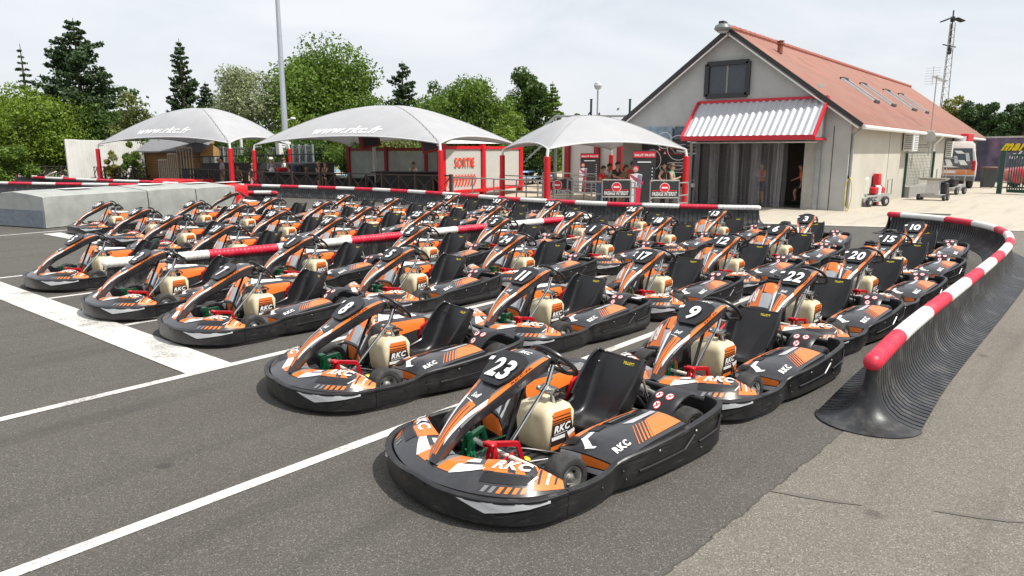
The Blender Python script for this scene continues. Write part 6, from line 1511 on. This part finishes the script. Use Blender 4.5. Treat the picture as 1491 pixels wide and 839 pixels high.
for y, z, w_, h_ in ((.55, 1.05, .12, .30), (.3, 1.15, .1, .34), (.05, 1.08, .16, .26), (-.2, 1.2, .1, .30), (-.45, 1.08, .18, .20), (.15, .92, .5, .07), (.62, 1.35, .06, .3), (-.6, 1.3, .1, .34), (.1, 1.45, .12, .2), (-.3, 1.5, .2, .12)): mb.prism([(-.045, y-w_, z-h_/2), (-.045, y+w_*.4, z-h_/2), (-.045, y+w_, z+h_/2), (-.045, y-w_*.2, z+h_/2)], (-.006, 0, 0), WHITEP if w_ > .11 else SILVER)
mb.build('printed_film', van, smooth=0)
mb = MB(); mb.box((-.06, 0, .46), (.2, 1.82, .24), mat('bumper_grey', (.10, .105, .11), .6), bev=.05); mb.build('rear_bumper', van)
for s_ in (-1, 1):
    mb = MB(); mb.box((-.01, s_*.83, .95), (.07, .15, .42), mat('lamp_red', (.35, .01, .02), .2), bev=.03); mb.build('tail_light', van)
    mb = MB(); mb.box((3.55, s_*1.05, 1.18), (.14, .16, .26), BLACK2, bev=.04); mb.build('wing_mirror', van)
    mb = MB()
    for x0, x1 in ((.45, 1.35), (1.45, 2.45), (2.55, 3.35)): mb.prism([(x0, s_*.955, 1.10), (x1, s_*.955, 1.10), (x1-.03, s_*.845, 1.68), (x0+.03, s_*.845, 1.68)], (0, s_*.012, 0), GLASSD)
    mb.build('side_window', van)
    mb = MB(); mb.prism([(.1, s_*.975, .60), (1.6, s_*.975, .60), (1.9, s_*.975, 1.0), (.1, s_*.96, 1.04)], (0, s_*.008, 0), PAINTW); mb.prism([(1.7, s_*.976, .55), (2.6, s_*.976, .6), (2.3, s_*.976, 1.0), (2.0, s_*.972, 1.0)], (0, s_*.008, 0), PRINT); mb.build('side_print', van, smooth=0)
    for x in (.85, 3.65): mb = MB(); wheel_at(mb, (x, s_*.85, .33), .33, .22); mb.build('wheel', van)
mb = MB(); mb.box((-.035, 0, .70), (.012, .52, .11), WHITEW); mb.build('number_board', van)
# red hatchback behind the gate
car = empty('parked_car', 'red hatchback car parked behind the green gate', 'car', (51.8, 2.1, .006), R(-62)); car.scale = (1.25,)*3
CARR = mat('car_red', (.50, .02, .035), .25, coat=.7, var=.05)
def csec(x, w, zb, zs, wt, zt): return [(x, -w*.92, zb), (x, -w, zb+.18), (x, -w, zs-.08), (x, -w*.96, zs), (x, -wt, zt-.04), (x, -wt+.08, zt), (x, wt-.08, zt), (x, wt, zt-.04), (x, w*.96, zs), (x, w, zs-.08), (x, w, zb+.18), (x, w*.92, zb)]
mb = MB(); mb.loft([csec(-2.0, .72, .32, .74, .62, .80), csec(-1.85, .80, .24, .82, .72, .90), csec(-1.0, .84, .20, .90, .76, .98), csec(-.55, .85, .20, .92, .74, 1.02), csec(.15, .85, .20, .93, .60, 1.44), csec(1.0, .85, .20, .95, .60, 1.47), csec(1.6, .84, .22, .95, .58, 1.40), csec(1.95, .80, .26, .92, .66, 1.05), csec(2.03, .74, .34, .80, .62, .92)], CARR); mb.build('body', car, smooth=40)
for s_ in (-1, 1):
    mb = MB(); mb.prism([(-.45, s_*.80, .97), (.42, s_*.82, .98), (.42, s_*.645, 1.36), (.18, s_*.64, 1.38)], (0, s_*.012, 0), GLASSD); mb.prism([(.50, s_*.82, .98), (1.55, s_*.80, 1.0), (1.35, s_*.64, 1.36), (.50, s_*.645, 1.38)], (0, s_*.012, 0), GLASSD); mb.build('side_window', car)
    mb = MB(); mb.box((.45, s_*.853, .60), (1.6, .02, .07), BLACK2); mb.build('side_strip', car)
    mb = MB(); mb.box((-.35, s_*.92, 1.0), (.16, .14, .12), CARR, bev=.04); mb.build('wing_mirror', car)
    for x in (-1.25, 1.25): mb = MB(); wheel_at(mb, (x, s_*.76, .30), .30, .19); mb.build('wheel', car)
    mb = MB(); mb.box((-1.9, s_*.55, .68), (.14, .28, .14), mat('headlamp_clear', (.6, .62, .65), .15), bev=.04); mb.build('headlight', car)
# wheelie bin
p_ = gr(1437, 274.5); o = empty('wheelie_bin', 'dark wheelie bin with brown lid beside the van', 'bin', (gr(1437, 274).x, gr(1437, 274).y, .006), R(20)); o.scale = (.72, .72, 1.12); mb = MB(); mb.box((0, 0, .52), (.72, .85, .95), mat('bin_grey', (.045, .05, .048), .6), taper=1.14, bev=.03); mb.build('tub', o); mb = MB(); mb.box((0, 0, 1.04), (.88, 1.0, .09), mat('bin_brown', (.10, .05, .035), .6), bev=.04); mb.box((-.42, 0, .98), (.1, .8, .06), mat('bin_brown', (.10, .05, .035), .6)); mb.build('lid', o)
for s_ in (-1, 1): mb = MB(); wheel_at(mb, (.3, s_*.36, .10), .10, .06); mb.build('wheel', o)
# green gate and mesh fence
DGREEN = mat('gate_green', (.012, .06, .045), .5)
gp, gq, gd, gn = frame2(1453, 36.2, 1560, 33.5); o = empty('sliding_gate', 'dark green vertical bar gate at the right edge', 'gate', tuple(gp)); XF = lambda t_: (t_[0]-gp.x, t_[1]-gp.y, t_[2])
mb = MB(XF); mb.box(gp+Z(1.07), (.22, .22, 2.14), DGREEN); mb.build('gate_post', o)
mb = MB(XF); s0 = gp+gd*.35; e0 = gq; mb.bar(s0+Z(1.92), e0+Z(1.92), .08, .10, DGREEN); mb.bar(s0+Z(.16), e0+Z(.16), .08, .16, DGREEN)
for k_ in range(26): t_ = s0.lerp(e0, k_/25); mb.bar(t_+Z(.16), t_+Z(1.92), .05, .05, DGREEN)
mb.build('gate_leaf', o)
mp_, mq_, md_, mn_ = frame2(1314, 33.0, 1353, 35.5); o = empty('mesh_fence', 'green wire mesh fence panel against the workshop wall', 'fence', tuple(mp_)); XF = lambda t_: (t_[0]-mp_.x, t_[1]-mp_.y, t_[2])
for t in (0, 1): mb = MB(XF); mb.box(mp_.lerp(mq_, t)+Z(1.05), (.09, .09, 2.1), DGREEN); mb.build('post', o)
mb = MB(XF)
for k_ in range(20): mb.bar(mp_.lerp(mq_, k_/19)+Z(.6), mp_.lerp(mq_, k_/19)+Z(2.05), .010, .010, DGREEN)
for k_ in range(11): mb.bar(mp_+Z(.6+.145*k_), mq_+Z(.6+.145*k_), .010, .010, DGREEN)
mb.build('wire_mesh', o)
mb = MB(XF); mb.prism([mp_-mn_*.25, mq_-mn_*.25, mq_-mn_*.25+Z(.5), mp_-mn_*.25+Z(.5)], mn_*.5, mat('low_wall_grey', (.26, .26, .25), .8)); mb.build('low_wall', o)
# painted hoarding
hp, hq, hd, hn = frame2(1408, 52, 1530, 46); o = empty('painted_hoarding', 'purple grey painted hoarding with yellow graffiti letters behind the red car', 'hoarding', tuple(hp)); XF = lambda t_: (t_[0]-hp.x, t_[1]-hp.y, t_[2])
mb = MB(XF); mb.prism([hp, hq, hq+Z(3.05), hp+Z(3.05)], hn*.06, mat('mural_paint', (.12, .11, .19), .6, var=.55, scale=1.6, dirt=(.35, .16, .24, .8), dirtscale=.8)); mb.build('hoarding_sheet', o)
mb = MB(XF); Lh = (hq-hp).length
mb.loft([[hp-hn*.05*(1+math.sin(i*1.6))+hd*(Lh*i/90)+Z(2.98), hp-hn*.05*(1+math.sin(i*1.6))+hd*(Lh*i/90)+Z(3.10), hp+hn*.08+hd*(Lh*i/90)+Z(3.10), hp+hn*.08+hd*(Lh*i/90)+Z(2.98)] for i in range(91)], mat('capping', (.5, .5, .5), .5)); mb.build('capping', o)
mb = MB(XF); mo = -hn*.03; x0 = hd*(Lh*.36)
mb.text('mari', hp+x0+Z(2.18), hd*(Lh*.34), Z(.62)+hd*.25, YELLOWP, off=mo, bold=.06, shear=.3); mb.text('el a', hp+hd*(Lh*.47)+Z(1.62), hd*(Lh*.22), Z(.50)+hd*.2, WHITEP, off=mo, bold=.05, shear=.3)
mb.text('mari', hp+x0+Z(2.14)+hd*.05, hd*(Lh*.34), Z(.62)+hd*.25, BLACK2, off=-hn*.02, bold=.09, shear=.3)
mb.build('graffiti', o, smooth=0)
# lattice floodlight mast
p_ = gxy(1358, 62); o = empty('floodlight_mast', 'tall slim lattice mast with floodlights behind the workshop roof', 'mast', (p_[0], p_[1], 0)); hM = 12.5
mb = MB(); B_ = [(math.cos(t), math.sin(t)) for t in (.5, .5+2.094, .5+4.189)]
rr = lambda z: .42-.20*z/hM
for bx, by in B_: mb.tube([(bx*rr(0), by*rr(0), 0), (bx*rr(hM), by*rr(hM), hM)], .035, STEEL, 6)
nl = 22
for i in range(nl):
    z0, z1 = hM*i/nl, hM*(i+1)/nl
    for j in range(3):
        a, b = B_[j], B_[(j+1) % 3]; mb.tube([(a[0]*rr(z0), a[1]*rr(z0), z0), (b[0]*rr(z0), b[1]*rr(z0), z0)], .018, STEEL, 4)
        if j != 1: mb.tube([(a[0]*rr(z0), a[1]*rr(z0), z0), (b[0]*rr(z1), b[1]*rr(z1), z1)], .014, STEEL, 4)
mb.build('lattice', o)
for s_ in (-1, 1): mb = MB(); mb.box((.55*s_*math.sin(YAW), -.55*s_*math.cos(YAW), hM+.25), (.7, .7, .10), DARKT, Matrix.Rotation(YAW, 3, 'Z') @ Matrix.Rotation(R(22*s_), 3, 'X'), bev=.03); mb.build('floodlight', o)
mb = MB(); mb.box((0, 0, hM+.3), (.3, .3, .4), DARKT); mb.tube([(0, 0, hM-2.5), (0, 0, hM+1.0)], .06, DARKT, 6); mb.tube([(-.6*math.sin(YAW), .6*math.cos(YAW), hM-1.7), (.5*math.sin(YAW), -.5*math.cos(YAW), hM-1.9)], .05, DARKT, 6); mb.box((0, 0, hM-2.2), (.3, .3, .5), DARKT); mb.build('mast_head', o)
# ------------------------------------------------------------------ trees
def leafmat(name, col, tr=.35, var=.25): return mat(name, col, .55, var=var, scale=.35, island=.5, trans=tr)
LM = dict(bright=leafmat('leaf_bright', (.165, .25, .022), .45), mid=leafmat('leaf_mid', (.115, .195, .022), .45), dark=leafmat('leaf_dark', (.072, .135, .024), .42), conifer=leafmat('needle_dark', (.042, .080, .024), .3), grey=leafmat('leaf_grey', (.27, .31, .16)), yellow=leafmat('leaf_yellow', (.22, .22, .035)), hedge=leafmat('leaf_hedge', (.055, .105, .028), .3), olive=leafmat('leaf_olive', (.14, .17, .04)))
BARK = mat('bark', (.10, .075, .055), .9, var=.3, scale=5, bump=.6, bscale=12)
def leaves(name, pts, nrm, size, m, parent, seed):
    rng = np.random.default_rng(seed); n = len(pts)
    a = rng.normal(size=(n, 3)); a = a+nrm*1.1; a /= np.linalg.norm(a, axis=1)[:, None]
    t = np.cross(a, rng.normal(size=(n, 3))); t /= np.linalg.norm(t, axis=1)[:, None]; b = np.cross(a, t)
    s = size*rng.uniform(.6, 1.35, size=(n, 1))
    q = np.stack([pts-t*s*.5, pts+b*s*.30-a*s*.06, pts+t*s*.55, pts-b*s*.30-a*s*.06], 1).reshape(-1, 3)
    me = bpy.data.meshes.new(name); me.vertices.add(4*n); me.vertices.foreach_set('co', q.astype(np.float32).ravel())
    me.loops.add(4*n); me.loops.foreach_set('vertex_index', np.arange(4*n, dtype=np.int32)); me.polygons.add(n)
    me.polygons.foreach_set('loop_start', np.arange(0, 4*n, 4, dtype=np.int32)); me.materials.append(m); me.update(calc_edges=True); me.validate()
    o = bpy.data.objects.new(name, me); COL.objects.link(o); o.parent = parent; return o
def broad(label, u, D, top_v, wpx, m, seed, n=9000, leaf=.30, base=.12, squash=1.0, trunk=True, lumps=34, cat='tree', name='tree', dens=1.0, group=None, ov=250):
    p = gxy(u, D); H = at(u, top_v, D).z; Wd = wpx*D/FPX
    o = empty(name, label, cat, (p[0], p[1], 0), 0, group); rng = np.random.default_rng(seed)
    z0 = H*base; rz = (H-z0)/2; cz = z0+rz; rx = Wd/2
    C = []
    for i in range(lumps):
        d = rng.normal(size=3); d /= np.linalg.norm(d); k = rng.uniform(.35, .80); c = np.array([d[0]*rx*k, d[1]*rx*k, cz+d[2]*rz*k]); r = rng.uniform(.22, .40)*min(rx, rz*1.2); C.append((c, r))
    P = []; Nn = []; per = int(n*1.5)//lumps
    for c, r in C:
        d = rng.normal(size=(per, 3)); d /= np.linalg.norm(d, axis=1)[:, None]; rad = r*(rng.uniform(.35, 1.12, size=(per, 1))**.6); d2_ = d*np.array([1.15, 1.15, .85]); P.append(c+d2_*rad); Nn.append(d)
    P = np.concatenate(P); Nn = np.concatenate(Nn); P = P[P[:, 2] > .02*H]; Nn = Nn[:len(P)]
    # fit the crown to the measured height and width
    rr_ = np.hypot(P[:, 0], P[:, 1]); P[:, :2] *= rx/np.quantile(rr_, .985)
    P[:, 2] = z0+(P[:, 2]-P[:, 2].min())/(P[:, 2].max()-P[:, 2].min())*(H-z0)
    leaves('crown', P, Nn, leaf*.82, m, o, seed)
    mb = MB(); mb.tube([(0, 0, 0), (.05*rx, .02, H*.3), (.0, 0, H*.72)], [.035*H*.55, .024*H*.6, .006*H], BARK, 8)
    for c, r in C[:12]: s_ = (0, 0, min(H*.55, max(H*.15, c[2]-r*1.2-.1*H))); mb.tube([s_, tuple((np.array(s_)*.5+c*.5)+np.array([0, 0, -.03*H])), tuple(c)], [.012*H, .008*H, .003*H], BARK, 5)
    mb.build('trunk', o); return o
def conifer(label, u, D, top_v, wpx, m, seed, n=9000, leaf=.28, group=None, lean=0., open_=.0, name='conifer_tree', levels=26, up=.25, base=.06):
    p = gxy(u, D); H = at(u, top_v, D).z; rx = wpx*D/FPX/2; o = empty(name, label, 'tree', (p[0], p[1], 0), 0, group); rng = np.random.default_rng(seed); P = []; Nn = []; mb = MB()
    mb.tube([(0, 0, 0), (lean*.5, 0, H*.5), (lean, 0, H)], [.022*H, .014*H, .002*H], BARK, 8)
    br = []
    for i in range(levels):
        t = (i+.3)/levels; z = H*(base+(.98-base)*t); r = rx*(1-t)**.58*(.85+.45*rng.random())
        k = 4+int(4*(1-t))
        for j in range(k):
            a = rng.uniform(0, 2*PI); l = r*rng.uniform(.55, 1.12)
            if rng.random() < open_: continue
            br.append((z, a, l, t))
    tot = sum(b[2] for b in br); 
    for z, a, l, t in br:
        c = max(8, int(1.5*n*l/tot)); s = rng.uniform(.12, 1, size=c)**.75; w = l*.20*(1-s*.75)+.06
        th = rng.normal(size=c)*w; zz = z+l*(up*s-(.10*s**2))+rng.normal(size=c)*w*.42-.02*H*0
        x = lean*z/H+np.cos(a)*l*s-np.sin(a)*th; y = np.sin(a)*l*s+np.cos(a)*th
        P.append(np.stack([x, y, zz], 1)); Nn.append(np.tile(np.array([[math.cos(a)*.4, math.sin(a)*.4, .8]]), (c, 1)))
        mb.tube([(lean*z/H, 0, z), (lean*z/H+math.cos(a)*l*.85, math.sin(a)*l*.85, z+l*(up*.85-.08))], [.004*H, .001*H], BARK, 4)
    P = np.concatenate(P); P[:, 2] = np.maximum(P[:, 2], .1); leaves('crown', P, np.concatenate(Nn), leaf*.85, m, o, seed); mb.build('trunk', o); return o
conifer('big dark cedar towering over the left end of the far left canopy', 135, 56, 26, 150, LM['conifer'], 11, 17000, .34, up=.42, levels=30)
conifer('thin sparse conifer standing left of the big cedar', 57, 66, 64, 40, LM['conifer'], 12, 2600, .26, open_=.35, levels=20, up=.1)
conifer('slim dark conifer rising over the middle of the far left canopy', 280, 58, 56, 66, LM['conifer'], 13, 8000, .30, up=.55)
conifer('short dark conifer close right of the slim one', 312, 60, 118, 60, LM['conifer'], 14, 5000, .30, up=.35)
conifer('dark spiky conifer between the broad maple and the light green tree', 591, 62, 88, 84, LM['conifer'], 15, 8000, .30, up=.45)
conifer('bright green young conifer right of the dark round tree', 803, 58, 118, 52, LM['mid'], 16, 6000, .26, up=.3)
broad('broad bright maple with a dense round crown behind the middle canopy', 477, 58, 45, 178, LM['mid'], 21, 26000, .32, lumps=80, base=.1)
broad('large bright green bush tree at the left edge', 50, 52, 119, 185, LM['bright'], 22, 24000, .24, lumps=60, base=.0)
broad('dark green tree cut by the left edge behind the bright bush', -12, 52, 118, 90, LM['dark'], 23, 6000, .30)
broad('yellowish tree top at the far left edge', -6, 60, 96, 50, LM['yellow'], 24, 3500, .28)
broad('loose pale green young tree right of the big cedar', 205, 50, 134, 66, LM['olive'], 25, 3600, .24, lumps=26, base=.2)
broad('grey green feathery tree left of the light pole', 375, 54, 95, 104, LM['grey'], 26, 11000, .22, lumps=44)
broad('light green tree behind the right end of the middle canopy', 684, 54, 108, 124, LM['mid'], 27, 12000, .26, lumps=46)
broad('small dark tree top left of the light green tree', 646, 64, 117, 56, LM['dark'], 28, 4500, .30)
broad('dark dense tree behind the walkway stairs', 770, 60, 99, 66, LM['dark'], 29, 8000, .30, lumps=40)
broad('rounded bright bush between the canopies', 742, 48, 163, 62, LM['bright'], 30, 6500, .22)
broad('yellow green tree just right of the maple, behind the light pole', 440, 50, 150, 60, LM['bright'], 31, 5500, .24)
broad('dense green tree behind the far left canopy, right of the short conifer', 338, 62, 142, 92, LM['mid'], 33, 9000, .26, lumps=40)
broad('dense green tree between the dark spiky conifer and the light green tree', 628, 60, 134, 80, LM['mid'], 34, 8000, .26, lumps=36)
broad('green tree between light green tree and the dark dense one', 732, 58, 140, 70, LM['mid'], 35, 7000, .26, lumps=36)
broad('dark green tree low between cedar and slim conifer', 170, 54, 150, 90, LM['dark'], 32, 7000, .28)
for i, (u, D, tv, w, mm, lb) in enumerate(((8, 44, 205, 80, 'mid', 'green bush below the bright bush tree at the left edge'), (250, 50, 172, 110, 'mid', 'green bush above the chalet roof'), (330, 48, 196, 90, 'dark', 'dark bush behind the bar fence, left of the white slanted pole'), (395, 47, 190, 90, 'mid', 'green bush behind the bar fence, left of the electrical box'), (455, 46, 192, 80, 'dark', 'dark bush behind the metal bar gate'), (520, 46, 196, 84, 'mid', 'green bush behind the left end of the windbreak'),
    (585, 46, 198, 90, 'olive', 'olive bush behind the middle of the windbreak'), (640, 46, 196, 76, 'mid', 'green bush behind the exit post'), (690, 45, 190, 80, 'mid', 'green bush behind the exit lettering'), (735, 44.5, 182, 60, 'bright', 'bright bush left of the blue benches'), (775, 47, 190, 74, 'dark', 'dark bush above the blue benches'))):
    broad(lb, u, D, tv, w, LM[mm], 50+i, 4200, .22, base=0, lumps=24, cat='bush', name='bush', group='bushes behind the terrace')
broad('small yellowish shrub in front of the white container', 171, 40.5, 219, 34, LM['yellow'], 71, 2600, .13, base=.05, lumps=16, cat='shrub', name='shrub', group='shrubs by the container')
broad('pointed dark green shrub between container and chalet', 200, 40, 204, 38, LM['mid'], 72, 3600, .13, base=.02, lumps=18, cat='shrub', name='shrub', group='shrubs by the container')
for i, (u, D, tv, w, lb) in enumerate(((1375, 62, 139, 44, 'yellow green hedge tree at the foot of the lattice mast'), (1402, 58, 146, 44, 'first dark hedge tree right of the workshop roof'), (1430, 57, 148, 42, 'second dark hedge tree right of the workshop roof'), (1452, 56, 152, 40, 'third dark hedge tree right of the workshop roof'), (1476, 56, 148, 44, 'dark hedge tree at the right edge'), (1505, 56, 146, 50, 'hedge tree just cut off by the right edge'), (1418, 60, 152, 46, 'hedge tree filling the gap behind the first two'), (1464, 60, 150, 46, 'hedge tree filling the gap behind the third'))):
    broad(lb, u, D, tv, w, LM['yellow' if i == 0 else 'hedge'], 80+i, 5200, .26, base=0, lumps=34, cat='tree', name='hedge_tree', group='hedge trees behind the hoarding')
# low far wood line so that the horizon is closed
rng = np.random.default_rng(5); P = []
for i in range(420):
    a = YAW+R(-62)+R(124)*i/419; r = 105+rng.uniform(-6, 6); hgt = rng.uniform(3.0, 6.5)
    c = np.array([r*math.cos(a), r*math.sin(a), hgt*.5]); P.append(c+rng.normal(size=(70, 3))*np.array([1.0, 1.0, hgt*.28]))
P = np.concatenate(P); P[:, 2] = np.abs(P[:, 2])+.05
fw = leaves('far_wood', P, np.tile(np.array([[0, 0, .6]]), (len(P), 1)), .85, LM['dark'], None, 6); tag(fw, 'low dark line of woodland far behind everything', 'woodland', None, 'stuff')
